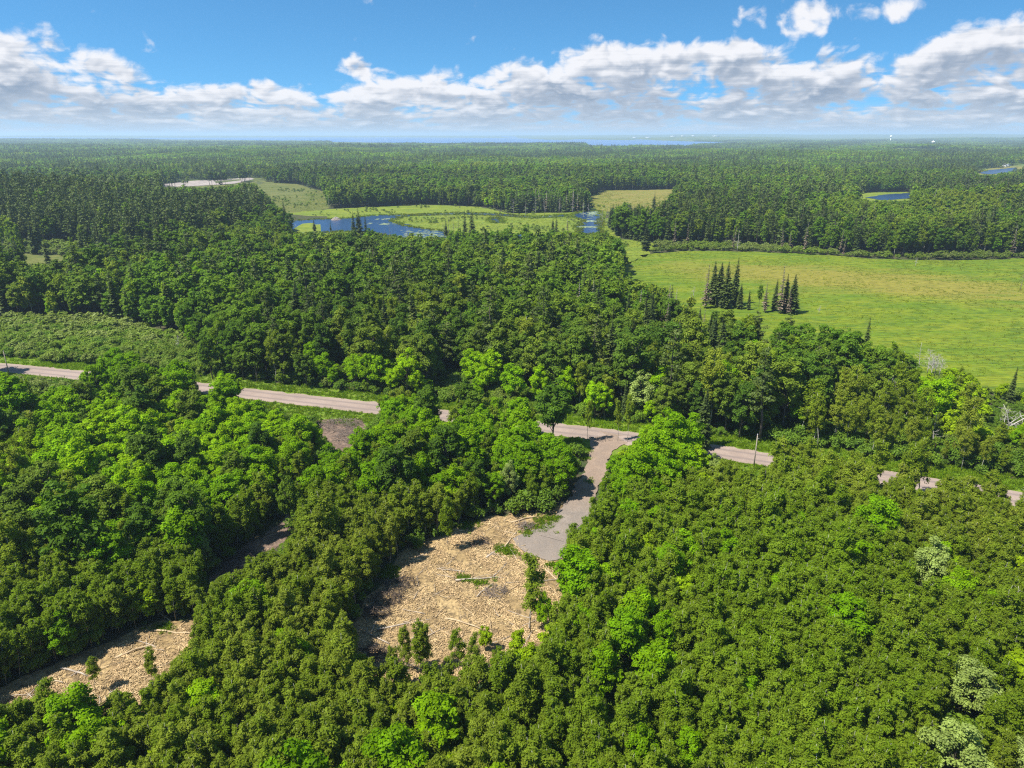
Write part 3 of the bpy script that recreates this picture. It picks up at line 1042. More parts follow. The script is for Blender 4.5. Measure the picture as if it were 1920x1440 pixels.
KINDS = {
    # name: (builder, height, crown radius, bark, leaves, variants, object name)
    'aspen': (lambda r, l: tree_aspen(r, 9.5, l, Rc=r.uniform(1.25, 1.8), base=r.uniform(.24, .42)), 9.5, 1.5, 'bark_pale', 'aspen', 10),
    'tallaspen': (lambda r, l: tree_aspen(r, 15.0, l, 2.2, 0.38, 6000, 0.185, 0.12, 56), 15.0, 2.2, 'bark_pale', 'aspen', 5),
    'maple': (lambda r, l: tree_round(r, 11.5, l, Rc=r.uniform(2.6, 3.5)), 11.5, 3.1, 'bark', 'maple', 8),
    'broad': (lambda r, l: tree_round(r, 16.0, l, r.uniform(2.8, 4.0), 0.22, 7000, 0.27, 0.20, 54, (0.5, 1.3)), 16.0, 3.5, 'bark', 'broad', 9),
    'lime': (lambda r, l: tree_round(r, 7.0, l, 2.2, 0.15, 2600, 0.28, 0.11, 22, (0.6, 0.95)), 7.0, 2.2, 'bark', 'lime', 4),
    'shrub': (lambda r, l: tree_shrub(r, 3.4, l, 1.9), 3.4, 1.9, 'bark', 'shrub', 6),
    'spruce': (lambda r, l: tree_spruce(r, 16.0, l, Rc=r.uniform(2.0, 2.9)), 16.0, 2.3, 'bark_dark', 'spruce', 5),
    'pine': (lambda r, l: tree_pine(r, 17.5, l), 17.5, 2.7, 'bark_dark', 'pine', 5),
    'deadspruce': (lambda r, l: tree_spruce(r, 14.0, l, 1.5, 0.10, 0.3, 0.7), 14.0, 1.5, 'dead', 'brownneedle', 3),
    'pale': (lambda r, l: tree_round(r, 9.5, l, 2.7, 0.16, 7500, 0.15, 0.14, 44, (0.45, 0.9)), 9.5, 2.7, 'bark', 'pale', 4),
    'under': (lambda r, l: tree_shrub(r, 1.7, l, 1.25, 900, 0.12, 9), 1.7, 1.25, 'bark', 'under', 5),
}
PROTOS = {}


def proto(kind, lod):
    key = (kind, lod)
    if key not in PROTOS:
        fn, H, Rc, bark, leaf, nv = KINDS[kind]
        r = np.random.default_rng(sum(map(ord, kind)) * 7 + lod)
        PROTOS[key] = [Proto(f'{kind}_{lod}_{i}', *fn(r, lod), M[bark], M[leaf], H, Rc) for i in range(nv if lod < 2 else max(3, nv - 2))]
    return PROTOS[key]


# ------------------------------------------------------------------ where the trees stand
# zones by the pixel of the tree's foot; later zones override. (outline, {kind: share}, spacing in metres, height factor)
BIG = [(-500, 240), (2500, 240), (2500, 2200), (-500, 2200)]
NEARZ = [
    (BIG, {'aspen': .975, 'maple': .012, 'lime': .008, 'tallaspen': .005}, 1.38, 0.80),
    # left: bright maples between the road and the trail
    ([(-300, 720), (40, 745), (180, 706), (430, 748), (560, 790), (620, 850), (600, 905), (520, 985), (420, 1010), (250, 1035), (90, 960), (30, 850), (-300, 830)], {'maple': .78, 'broad': .06, 'aspen': .16}, 3.2, 0.86),
    ([(-400, 700), (40, 702), (170, 716), (150, 790), (60, 830), (-400, 840)], {'shrub': .8, 'aspen': .12, 'maple': .08}, 2.3, 1.2),
    ([(-300, 850), (60, 850), (110, 980), (260, 1040), (420, 1010), (395, 1080), (250, 1120), (-300, 1150)], {'aspen': .66, 'tallaspen': .10, 'maple': .16, 'broad': .08}, 2.1, 0.86),
    # middle: maples and aspens between the trail and the driveway
    ([(560, 850), (640, 838), (720, 800), (840, 800), (1000, 812), (1095, 830), (1100, 900), (1065, 955), (930, 968), (880, 978), (760, 1000), (600, 980), (530, 1005)], {'maple': .50, 'aspen': .40, 'broad': .05, 'pale': .01, 'lime': .04}, 2.7, 0.82),
    ([(500, 770), (700, 775), (700, 800), (560, 800)], {'shrub': .5, 'under': .5}, 6.0, 0.7),
    # right of the driveway mouth
    ([(1160, 838), (1230, 835), (1370, 862), (1360, 925), (1250, 945), (1120, 985), (1110, 940), (1135, 890)], {'maple': .86, 'lime': .14}, 3.4, 0.92),
    ([(1110, 960), (1230, 955), (1200, 1080), (1190, 1180), (1250, 1300), (1230, 1400), (1080, 1400), (1060, 1250), (1075, 1050)], {'aspen': .86, 'maple': .14}, 1.8, 0.82),
    ([(1560, 870), (2500, 1000), (2500, 1080), (1900, 985), (1640, 935), (1500, 905)], {'aspen': .6, 'tallaspen': .15, 'shrub': .25}, 3.0, 0.85),
    # front edge of the clearing: a thin screen of saplings
    ([(670, 1225), (1010, 1225), (1040, 1290), (960, 1330), (700, 1330), (650, 1280)], {'aspen': .85, 'lime': .15}, 3.6, 0.72),
]
FARZ = [
    (BIG, {'broad': .60, 'tallaspen': .23, 'maple': .06, 'spruce': .05, 'pine': .06}, 4.1, 0.93),
    ([(-500, 560), (0, 600), (180, 604), (330, 632), (390, 672), (400, 715), (180, 700), (0, 685), (-500, 650)], {'shrub': .93, 'under': .07}, 2.9, 1.05),
    ([(-300, 446), (60, 448), (210, 466), (330, 470), (420, 482), (330, 500), (180, 520), (40, 520), (-300, 520)], {'shrub': .88, 'spruce': .05, 'tallaspen': .07}, 4.0, 1.0),
    ([(-300, 380), (0, 378), (200, 380), (330, 385), (470, 400), (530, 412), (528, 430), (470, 445), (400, 470), (260, 478), (150, 462), (-300, 445)], {'pine': .50, 'spruce': .34, 'broad': .16}, 4.2, 1.0),
    ([(330, 470), (530, 440), (560, 452), (720, 465), (900, 475), (1060, 470), (1000, 520), (600, 510), (420, 500)], {'broad': .55, 'maple': .25, 'tallaspen': .12, 'spruce': .08}, 4.2, 0.78),
    ([(930, 398), (1098, 394), (1102, 404), (940, 410)], {'spruce': .80, 'deadspruce': .20}, 3.4, 0.98),
    ([(1136, 398), (1260, 395), (1262, 445), (1215, 456), (1165, 448), (1140, 425)], {'spruce': .70, 'broad': .18, 'deadspruce': .12}, 4.0, 0.95),
    ([(1260, 400), (1920, 370), (2400, 380), (2400, 470), (1900, 478), (1650, 482), (1400, 466), (1240, 462)], {'broad': .40, 'tallaspen': .18, 'pine': .25, 'spruce': .17}, 4.5, 0.95),
    ([(1500, 410), (1780, 390), (1900, 420), (1800, 462), (1560, 455)], {'tallaspen': .85, 'broad': .10, 'deadspruce': .05}, 3.6, 0.82),
    ([(1200, 458), (1400, 462), (1650, 482), (1920, 480), (2300, 475), (2300, 492), (1920, 492), (1650, 494), (1400, 479), (1200, 480)], {'shrub': .97, 'deadspruce': .03}, 3.4, 0.95),
    # wood edge next to the meadow
    ([(1080, 560), (1200, 590), (1330, 640), (1420, 690), (1300, 720), (1150, 690), (1050, 640)], {'broad': .54, 'spruce': .24, 'deadspruce': .16, 'tallaspen': .06}, 4.2, 0.88),
    # right side by the road
    ([(1690, 735), (1740, 722), (1860, 736), (2400, 742), (2400, 930), (1920, 880), (1750, 850)], {'lime': .34, 'shrub': .38, 'aspen': .20, 'maple': .08}, 2.9, 0.78),
    ([(1480, 830), (1560, 800), (1700, 780), (1760, 850), (2400, 960), (2400, 1000), (1900, 915), (1600, 870)], {'tallaspen': .55, 'aspen': .25, 'shrub': .20}, 3.6, 0.72),
    # bright edge trees on the far side of the road
    ([(560, 700), (700, 728), (860, 745), (1000, 760), (1220, 790), (1280, 800), (1270, 818), (1010, 786), (840, 768), (560, 735)], {'maple': .62, 'shrub': .22, 'broad': .10, 'tallaspen': .06}, 4.6, 0.72),
    ([(840, 715), (960, 728), (1000, 770), (840, 765)], {'shrub': .75, 'maple': .25}, 3.4, 1.1),
]


def pick(weights, n, r):
    ks = list(weights)
    p = np.array([weights[k] for k in ks], float)
    return np.array(ks, dtype=object)[r.choice(len(ks), n, p=p / p.sum())]


OPEN = [CLEAR, CLEAR2, PAD, TRAIL, MEADOW, MARSH, MARSH_UP, YELLOWFIELD, GRAVEL, FIELD_B, FIELD_C, FIELD_D, FIELD_E, FIELD_F, OLIVE]
T_LIST = []      # rows: kind, x, y, z, scale, rotation


def scatter(zones, y0, y1, near):
    r = np.random.default_rng(11 if near else 12)
    idx_of = None
    rows = []
    for zi, (poly, kinds, sp, hf) in enumerate(zones):
        xm = y1 * 0.83 + 30
        nx, ny = int(2 * xm / sp), int((y1 - y0) / sp)
        X, Y = np.meshgrid(np.arange(nx) * sp - xm, np.arange(ny) * sp + y0)
        X = X + (np.arange(ny)[:, None] % 2) * sp * .5
        X = (X + r.uniform(-.42, .42, X.shape) * sp).ravel()
        Y = (Y + r.uniform(-.42, .42, Y.shape) * sp).ravel()
        ok = np.abs(X) < Y * 0.80 + 22
        X, Y = X[ok], Y[ok]
        u, v, _ = project(X, Y, 0.0)
        own = np.zeros(len(X), int)
        for zj, z in enumerate(zones):
            own[inside(z[0], u, v)] = zj
        ok = own == zi
        X, Y, u, v = X[ok], Y[ok], u[ok], v[ok]
        if len(X) == 0:
            continue
        rd = road_dist(X, Y)
        if near:
            ok = rd > 7.0
        else:
            ok = (rd < -8.5)
        for pl in OPEN:
            if zi in (9,) and near and pl is CLEAR:
                continue
            ok &= ~inside(pl, u, v)
        X, Y = X[ok], Y[ok]
        K = pick(kinds, len(X), r)
        S = hf * r.normal(1.0, 0.16 if near else 0.21, len(X)).clip(0.55, 1.45)
        S = np.where(np.isin(K, ['spruce', 'pine', 'deadspruce']), S * 1.18, S)
        rows.append((K, X, Y, S))
    K = np.concatenate([a[0] for a in rows])
    X = np.concatenate([a[1] for a in rows])
    Y = np.concatenate([a[2] for a in rows])
    S = np.concatenate([a[3] for a in rows])
    Z = terrain(X, Y)
    H = np.array([KINDS[k][1] for k in K]) * S
    Rr = np.array([KINDS[k][2] for k in K]) * S
    ok = ~blocks(X, Y, Z, H, Rr)
    for (sx, sy), p in zip(SOLO_XY, SOLO):
        hh = p[3]
        keep_r = KINDS[p[0]][2] * hh / KINDS[p[0]][1] * p[4] * (1.0 if p[0] == 'pale' else 0.8) + 0.6
        ok &= np.hypot(X - sx, Y - sy) > keep_r
        if p[5].find('meadow clump') < 0:      # nothing tall directly before a tree that stands out
            t = (sy - Y)
            ok &= ~((np.abs(X - sx * Y / sy) < keep_r * 0.8) & (t > 0) & (t < hh * 0.8) & (H > hh * 0.55))
    # thin out now and then so that the canopy has gaps
    gap = np.sin(X * .19 + 1.1) * np.sin(Y * .23 + .3) + 0.6 * np.sin(X * .41 + Y * .33)
    ok &= ~((gap > 1.05) & (r.random(len(X)) < 0.6))
    return K[ok], X[ok], Y[ok], Z[ok], S[ok]


# trees the photograph shows singly: kind, pixel of the foot, height in metres, slimness (width factor), label
SOLO = [
    ('aspen', 995, 1186, 12.4, .95, 'tall thin tree standing alone in the large wood chip clearing'),
    ('aspen', 841, 1032, 10.4, .75, 'thin leafy sapling alone at the upper left of the clearing'),
    ('tallaspen', 1101, 829, 10.6, .62, 'thin tree at the left corner of the driveway mouth'),
    ('tallaspen', 1158, 829, 10.8, .55, 'thin dark stemmed tree at the right corner of the driveway mouth'),
    ('tallaspen', 1176, 830, 11.6, .60, 'second thin tree from the right corner of the driveway mouth'),
    ('pale', 1730, 1122, 9.8, 1.0, 'pale sage green tree in full leaf above the right thicket middle'),
    ('pale', 1806, 1352, 9.0, 1.0, 'large pale tree near the right edge with green lower branches'),
    ('pale', 1772, 1490, 9.6, 1.1, 'wide pale tree cut by the bottom edge of the picture'),
    ('pale', 1915, 1480, 7.6, .8, 'pale tree at the lower right corner'),
    ('pale', 1334, 915, 7.2, .72, 'small pale tree in front of the maples by the road'),
    ('pale', 1200, 782, 12.0, 1.0, 'greyish pale tree across the road from the driveway mouth'),
    ('pale', 957, 945, 9.0, .62, 'slim pale tree left of the driveway among maples'),
    ('pale', 386, 1072, 7.4, .6, 'small greyish tree at the left lip of the muddy trail'),
    ('pale', 1880, 800, 6.0, .6, 'small greyish tree among lime shrubs below the meadow'),
    ('maple', 1168, 1262, 10.6, .92, 'largest bright maple standing out of the thicket below the gravel pad'),
    ('maple', 1130, 1330, 9.4, .85, 'bright maple in front of the largest thicket maple'),
    ('maple', 1238, 1250, 8.8, .72, 'bright maple right beside the largest thicket maple'),
    ('maple', 1022, 1192, 7.2, .62, 'small bright maple at the right edge of the large clearing'),
    ('aspen', 762, 1262, 7.2, .85, 'sapling at the front of the large clearing, first from left'),
    ('aspen', 786, 1268, 8.6, .85, 'sapling at the front of the large clearing, second from left'),
    ('aspen', 803, 1262, 8.2, .85, 'sapling at the front of the large clearing, third from left'),
    ('aspen', 858, 1272, 7.4, .85, 'sapling at the front of the large clearing, fourth from left'),
    ('aspen', 886, 1280, 7.0, .85, 'sapling at the front of the large clearing, fifth from left'),
    ('aspen', 930, 1290, 6.4, .9, 'sapling at the front of the large clearing, sixth from left'),
    ('aspen', 735, 1290, 6.6, .9, 'low sapling below the lower left corner of the large clearing'),
    ('aspen', 290, 1290, 6.2, .9, 'sapling before the small clearing, right one'),
    ('aspen', 180, 1300, 5.4, .9, 'sapling before the small clearing, left one'),
    ('lime', 970, 1232, 4.4, .8, 'small bright sapling at the front edge of the large clearing'),
    ('lime', 910, 1222, 4.0, .7, 'tiny bright sapling near the front edge of the large clearing'),
    ('lime', 1212, 1078, 8.0, .62, 'narrow bright green tree in the aspens right of the gravel pad'),
    ('lime', 1275, 1150, 7.0, .8, 'bright green crown in the aspens above the largest thicket maple'),
    ('maple', 1195, 1470, 8.0, .8, 'bright maple crown at the bottom edge right of the middle'),
    ('maple', 1285, 1465, 7.6, .8, 'second bright maple crown at the bottom edge right of the middle'),
    ('lime', 1905, 1300, 7.0, 1.0, 'bright yellow green tree at the right edge by the pale tree'),
    ('maple', 285, 1002, 11.0, .8, 'bright maple standing forward of the dark trees left of the trail'),
    ('maple', 90, 1052, 9.6, .9, 'bright maple among dark trees near the left edge'),
    ('maple', 415, 800, 11.8, .9, 'bright maple rising before the road, left of the grass verge'),
    ('maple', 190, 762, 12.0, .95, 'bright maple hiding the road, nearest the left edge'),
    ('maple', 335, 778, 11.6, 1.0, 'bright maple hiding the road beside the short visible piece'),
    ('maple', 260, 770, 11.0, 1.0, 'bright maple hiding the road, middle of three'),
    ('broad', 548, 1000, 12.2, .72, 'dark round tree at the upper right end of the muddy trail'),
    ('maple', 765, 745, 13.2, 1.0, 'large bright maple across the road before the dark wood'),
    ('maple', 690, 735, 11.2, .75, 'bright maple across the road left of the large one'),
    ('maple', 1060, 768, 11.6, .8, 'bright maple pair across the road, right tree'),
    ('maple', 1012, 768, 12.0, .8, 'bright maple pair across the road, left tree'),
    ('broad', 400, 712, 13.0, 1.0, 'broad dark tree at the end of the willow swamp'),
    ('lime', 815, 640, 11.5, .7, 'yellow green tree shining in the dark wood'),
    ('pine', 730, 640, 18.5, .8, 'dark conifer rising in the middle of the dark wood'),
    ('broad', 1422, 576, 9.0, .55, 'round leafy tree between the two spruce clumps in the meadow'),
    ('deadspruce', 1322, 578, 17.5, 1.3, 'brown half bare spruce at the left of the meadow clump'),
    ('spruce', 1336, 570, 18.0, 1.10, 'tall spruce second from left in the left meadow clump'),
    ('spruce', 1346, 572, 17.6, 1.30, 'tall spruce third from left in the left meadow clump'),
    ('spruce', 1360, 578, 19.0, 1.25, 'widest tall spruce in the left meadow clump'),
    ('spruce', 1375, 572, 19.6, 1.0, 'tallest spruce at the right of the left meadow clump'),
    ('spruce', 1386, 579, 10.4, 1.45, 'short wide spruce at the foot of the left meadow clump'),
    ('spruce', 1403, 581, 8.4, .8, 'small thin spruce between the two meadow clumps'),
    ('deadspruce', 1434, 586, 11.5, 1.3, 'brown spruce at the left of the right meadow clump'),
    ('spruce', 1451, 583, 13.0, 1.04, 'thin spruce second from left in the right meadow clump'),
    ('deadspruce', 1463, 588, 18.6, 1.17, 'tallest spire of the right meadow clump'),
    ('spruce', 1471, 586, 15.6, 0.98, 'spruce in the middle of the right meadow clump'),
    ('deadspruce', 1478, 590, 11.0, 1.2, 'grey brown spruce at the front of the right meadow clump'),
    ('spruce', 1485, 588, 15.6, 1.23, 'dark spruce at the right end of the right meadow clump'),
    ('spruce', 1615, 700, 17.0, .8, 'dark spruce tip above the wood edge beside the meadow'),
    ('spruce', 1890, 760, 10.5, .9, 'dark ragged spruce at the right edge below the meadow'),
    ('spruce', 1330, 700, 17.0, 1.2, 'dark spruce at the wood edge before the meadow clump'),
    ('deadspruce', 1300, 715, 15.5, 1.5, 'brown spruce before the meadow clump at the wood edge'),
    ('deadspruce', 1268, 690, 14.5, 1.5, 'grey brown spruce left of the meadow wood edge'),
    ('spruce', 1312, 842, 14.5, 1.25, 'dark spruce across the road right of the driveway mouth maples'),
    ('spruce', 1170, 790, 11.0, .7, 'small spruce tip across the road from the driveway'),
    ('spruce', 590, 434, 9.4, 1.25, 'small dark spruce at the near pond shore, left one'),
    ('spruce', 620, 434, 8.0, 1.0, 'small dark spruce at the near pond shore, right one'),
    ('spruce', 664, 447, 18.0, 1.0, 'left spruce of the tall clump standing before the pond'),
    ('spruce', 675, 449, 21.0, 1.25, 'tallest spruce of the clump standing before the pond'),
    ('spruce', 687, 446, 16.0, 1.0, 'right spruce of the tall clump standing before the pond'),
    ('spruce', 836, 442, 12.0, 1.0, 'small spruce among grey snags before the marsh'),
    ('spruce', 872, 447, 19.0, 1.1, 'left of two tall spruces before the yellow marsh'),
    ('spruce', 886, 448, 20.0, 1.2, 'right of two tall spruces before the yellow marsh'),
    ('spruce', 1036, 442, 13.0, 1.0, 'left spruce before the right hand pool'),
    ('spruce', 1043, 444, 15.0, 1.0, 'right spruce before the right hand pool'),
    ('deadspruce', 1064, 442, 13.0, 1.2, 'brown spruce beside the right hand pool'),
    ('spruce', 1092, 466, 13.0, 1.1, 'spruce below the right hand pool, first from left'),
    ('spruce', 1120, 470, 15.0, 1.1, 'spruce below the right hand pool, second from left'),
    ('spruce', 1134, 476, 14.0, 1.1, 'spruce below the right hand pool, third from left'),
    ('deadspruce', 1148, 486, 13.0, 1.4, 'brown spruce below the right hand pool'),
    ('spruce', 1210, 470, 16.0, 1.6, 'wide dark spruce at the upper corner of the bright meadow'),
    ('spruce', 535, 410, 15.0, 1.3, 'dark spruce on the olive marsh edge left of the pond'),
    ('spruce', 1102, 396, 16.0, 1.0, 'dark spruce at the right end of the drowned stand'),
    ('spruce', 1225, 398, 18.0, 1.1, 'dark spruce standing in the dry yellow field'),
]
SOLO_XY = np.array([ground_at(p[1], p[2]) for p in SOLO])
YMID = 1080.0
tn = scatter(NEARZ, 42, 300, True)
tf = scatter(FARZ, 110, YMID, False)
K, X, Y, Z, S = [np.concatenate([a, b]) for a, b in zip(tn, tf)]
side_near = np.concatenate([np.ones(len(tn[0]), bool), np.zeros(len(tf[0]), bool)])
ROT = rng.uniform(0, 2 * math.pi, len(X))
LEAN = rng.normal(0, 0.05, (len(X), 2))
U_, VB, ZC = project(X, Y, Z)
_, VT, _ = project(X, Y, Z + np.array([KINDS[k][1] for k in K]) * S)
LOD = np.where(ZC < 235, 0, np.where(ZC < 560, 1, 2))
print('trees', len(X), {k: int((K == k).sum()) for k in KINDS})

# ------------------------------------------------------------------ masses of trees: one object each, instanced points
def geo_scatter(name, meshes, pts, rot, scl, idx, kind='stuff'):
    """an object whose points carry copies of the given meshes"""
    src = []
    hidden = bpy.data.collections.get('models') or bpy.data.collections.new('models')
    for m in meshes:
        o = bpy.data.objects.new(m.name, m)
        hidden.objects.link(o)
        src.append(o)
    me = bpy.data.meshes.new(name)
    me.vertices.add(len(pts))
    me.vertices.foreach_set('co', np.asarray(pts, np.float32).ravel())
    for nm, ty, data in (('rot', 'FLOAT_VECTOR', rot), ('scl', 'FLOAT_VECTOR', scl), ('idx', 'INT', idx)):
        a = me.attributes.new(nm, ty, 'POINT')
        if ty == 'FLOAT_VECTOR':
            a.data.foreach_set('vector', np.asarray(data, np.float32).ravel())
        else:
            a.data.foreach_set('value', np.asarray(data, np.int32))
    ob = link(name, me)
    ng = bpy.data.node_groups.new(name, 'GeometryNodeTree')
    ng.interface.new_socket('Geometry', in_out='INPUT', socket_type='NodeSocketGeometry')
    ng.interface.new_socket('Geometry', in_out='OUTPUT', socket_type='NodeSocketGeometry')
    n, l = ng.nodes, ng.links
    gi, go = n.new('NodeGroupInput'), n.new('NodeGroupOutput')
    join = n.new('GeometryNodeJoinGeometry')
    for o in reversed(src):
        oi = n.new('GeometryNodeObjectInfo')
        oi.inputs['Object'].default_value = o
        oi.inputs['As Instance'].default_value = False
        g2 = n.new('GeometryNodeGeometryToInstance')
        l.new(oi.outputs['Geometry'], g2.inputs[0])
        l.new(g2.outputs[0], join.inputs[0])
    iop = n.new('GeometryNodeInstanceOnPoints')
    iop.inputs['Pick Instance'].default_value = True
    l.new(gi.outputs[0], iop.inputs['Points'])
    l.new(join.outputs[0], iop.inputs['Instance'])
    for nm, ty, sock in (('rot', 'FLOAT_VECTOR', 'Rotation'), ('scl', 'FLOAT_VECTOR', 'Scale'), ('idx', 'INT', 'Instance Index')):
        na = n.new('GeometryNodeInputNamedAttribute')
        na.data_type = ty
        na.inputs['Name'].default_value = nm
        l.new(na.outputs['Attribute'], iop.inputs[sock])
    l.new(iop.outputs[0], go.inputs[0])
    md = ob.modifiers.new('scatter', 'NODES')
    md.node_group = ng
    tag(ob, kind=kind)
    return ob


# the largest 300 of a kind in the picture stand as single trees, the others join the masses
NAMES = {'aspen': ('aspen_tree', 'tree'), 'tallaspen': ('tall_aspen_tree', 'tree'), 'maple': ('maple_tree', 'tree'), 'broad': ('broadleaf_tree', 'tree'),
         'lime': ('bright_sapling', 'tree'), 'shrub': ('willow_shrub', 'shrub'), 'spruce': ('spruce_tree', 'tree'), 'pine': ('pine_tree', 'tree'),
         'deadspruce': ('brown_spruce_tree', 'tree'), 'pale': ('pale_tree', 'tree')}
LOOK = {'aspen': 'slender olive aspen', 'tallaspen': 'tall pale aspen', 'maple': 'bright round maple', 'broad': 'dark broadleaf tree',
        'lime': 'yellow green sapling', 'shrub': 'grey green willow bush', 'spruce': 'dark pointed spruce', 'pine': 'dark tiered pine',
        'deadspruce': 'brown dying spruce', 'pale': 'pale sage tree'}


def region(u, v, near):
    """a phrase for where a tree stands, after things one can find in the photograph"""
    if near:
        if v > 1235 and 420 < u < 1060:
            return 'in the thicket below the large wood chip clearing'
        if v > 1215 and u <= 420:
            return 'in the thicket below the small wood chip clearing'
        if u > 1060 and v > 1190:
            return 'in the thicket at the lower right corner'
        if u > 1480 and v <= 1000:
            return 'along the near side of the road at the right edge'
        if u > 1060 and v > 955:
            return 'in the thicket right of the gravel pad'
        if u > 1060:
            return 'between the driveway mouth and the utility pole'
        if 360 < u <= 800 and v > 1000:
            return 'in the stand between the two wood chip clearings'
        if u <= 420 and v > 1010:
            return 'in the stand behind the small wood chip clearing'
        if u > 560:
            return 'in the stand left of the driveway'
        if v > 860:
            return 'in the wood left of the muddy trail'
        return 'between the muddy trail and the road'
    if v > 690 and u > 1480:
        return 'across the road at the right edge below the meadow'
    if v > 690 and u > 1180:
        return 'across the road right of the driveway mouth'
    if v > 690:
        return 'across the road facing the grass verge'
    if v > 595 and u < 360:
        return 'in the willow swamp beyond the road on the left'
    if v > 520 and u > 1060:
        return 'at the wood edge beside the bright meadow'
    if v > 520:
        return 'in the dark wood behind the road'
    if u > 1180 and v > 440:
        return 'along the far edge of the bright meadow'
    if u > 1130:
        return 'in the wood behind the bright meadow'
    if u > 880 and v < 415:
        return 'in the drowned stand behind the marsh channel'
    if v > 440:
        return 'in the wood just before the blue pond'
    if u < 540:
        return 'on the wooded rise left of the blue pond'
    return 'on the shore beyond the blue pond'


frame_share = np.maximum(0, np.minimum(VB, 1440) - np.maximum(VT, 0)) * np.array([KINDS[k][2] for k in K]) * S / ZC
frame_share[(U_ < -10) | (U_ > 1930) | (VT > 1425)] = 0
single = np.zeros(len(X), bool)
for kd in NAMES:
    if kd in ('tallaspen', 'lime', 'deadspruce', 'pale'):
        cap = 200
    else:
        cap = 295
    ii = np.where((K == kd) & (frame_share > 0))[0]
    ii = ii[np.argsort(-frame_share[ii])][:cap]
    single[ii] = True


def place_tree(kind, x, y, z, s, rot, lean, lod, label, group, var=None, name=None, sz=None):
    pr = proto(kind, lod)
    p = pr[int(rng.integers(len(pr)))] if var is None else pr[var % len(pr)]
    nm, cat = NAMES[kind]
    e = bpy.data.objects.new(name or nm, None)
    e.empty_display_size = 0.5
    e.location = (x, y, z)
    e.rotation_euler = (lean[0], lean[1], rot)
    e.scale = (s, s, s if sz is None else sz)
    col.objects.link(e)
    tag(e, label, cat, group)
    for part, me in (('trunk', p.trunk), ('crown', p.crown)):
        o = bpy.data.objects.new(part if kind != 'shrub' else {'trunk': 'stems', 'crown': 'foliage'}[part], me)
        o.parent = e
        col.objects.link(o)
    return e


LANDMARK = [  # things one can find in the photograph, with the pixel they stand at
    (1000, 1120, 'the lone clearing tree'), (1010, 1015, 'the gravel pad'), (1168, 1200, 'the largest thicket maple'), (1728, 1060, 'the upper pale tree'),
    (1808, 1290, 'the middle pale tree'), (1772, 1400, 'the lowest pale tree'), (1412, 860, 'the utility pole'), (1150, 818, 'the driveway mouth'),
    (250, 1220, 'the small clearing'), (470, 1030, 'the muddy trail'), (820, 1150, 'the large clearing'), (640, 810, 'the brush heap'), (550, 1400, 'the bottom edge'),
    (1200, 1410, 'the bottom edge maples'), (1500, 1420, 'the bottom right edge'), (40, 1400, 'the bottom left corner'), (1500, 1120, 'the right thicket middle'), (1350, 1000, 'the roadside maples'),
    (60, 700, 'the road at left'), (570, 750, 'the long road stretch'), (1700, 900, 'the hidden road stretch'), (765, 690, 'the large roadside maple'), (400, 690, 'the willow swamp end'),
    (100, 640, 'the willow swamp'), (820, 600, 'the yellow green tree'), (730, 570, 'the dark wood conifer'), (1355, 540, 'the left meadow clump'), (1470, 560, 'the right meadow clump'),
    (1745, 680, 'the grey dead bush'), (1880, 760, 'the fallen birches'), (640, 425, 'the blue pond'), (675, 420, 'the pond spruce clump'), (880, 425, 'the two tall spruces'), (1100, 415, 'the right hand pool'),
    (1020, 385, 'the drowned stand'), (1180, 375, 'the dry field'), (545, 375, 'the olive marsh'), (380, 345, 'the gravel yard'), (80, 490, 'the shrub marsh'), (1650, 480, 'the meadow far edge'),
    (1300, 640, 'the meadow wood corner'), (250, 430, 'the conifer rise'), (1660, 370, 'the small meadow pond'), (500, 640, 'the left dark wood'), (1000, 620, 'the right dark wood'),
    (90, 950, 'the left edge maples'), (420, 900, 'the maple wood'), (800, 900, 'the driveway stand'), (1550, 740, 'the meadow wood')]
ORD = ['first', 'second', 'third', 'fourth', 'fifth', 'sixth', 'seventh', 'eighth', 'ninth', 'tenth']


def where_is(u, v):
    d = [(u - a) ** 2 + (1.6 * (v - b)) ** 2 for a, b, _ in LANDMARK]
    i = int(np.argmin(d))
    a, b, nm = LANDMARK[i]
    if abs(u - a) > 1.3 * abs(v - b):
        side = 'left of' if u < a else 'right of'
    else:
        side = 'behind' if v < b else 'before'
    return f'{side} {nm}'


def spread_labels(items):
    """items: (object, look, place, u, v, size). Gives every one a label of its own: look, size and place, then rows and order from the left"""
    groups = {}
    for it in items:
        groups.setdefault((it[1], it[2]), []).append(it)
    for (look, place), g in groups.items():
        if len(g) == 1:
            g[0][0]['label'] = f'{look} {place}'
            continue
        g.sort(key=lambda it: it[4])
        rows = max(1, -(-len(g) // 10))
        per = -(-len(g) // rows)
        for rw in range(rows):
            part = sorted(g[rw * per:(rw + 1) * per], key=lambda it: it[3])
            for k, it in enumerate(part):
                rowname = '' if rows == 1 else f'{ORD[rw]} row, '
                it[0]['label'] = f'{look} {place}, {rowname}{ORD[k]} from left'


ITEMS = []
for i in np.where(single)[0]:
    ph = region(U_[i], VB[i], side_near[i])
    e = place_tree(K[i], X[i], Y[i], Z[i] - .05, S[i], ROT[i], LEAN[i], int(LOD[i]), None, f'{NAMES[K[i]][0].replace("_", " ")}s {ph}')
    ITEMS.append((e, LOOK[K[i]], where_is(U_[i], (VB[i] + 2 * VT[i]) / 3), U_[i], VB[i], S[i]))
spread_labels(ITEMS)
for n_, ((sx, sy), p) in enumerate(zip(SOLO_XY, SOLO)):
    zc = project(sx, sy, 0)[2]
    sz = p[3] / KINDS[p[0]][1]
    place_tree(p[0], sx, sy, float(terrain(sx, sy)) - .05, sz * p[4], n_ * 1.7, (random.gauss(0, .02), random.gauss(0, .02)), 0 if zc < 330 else 1, p[5], None, var=n_, sz=sz)

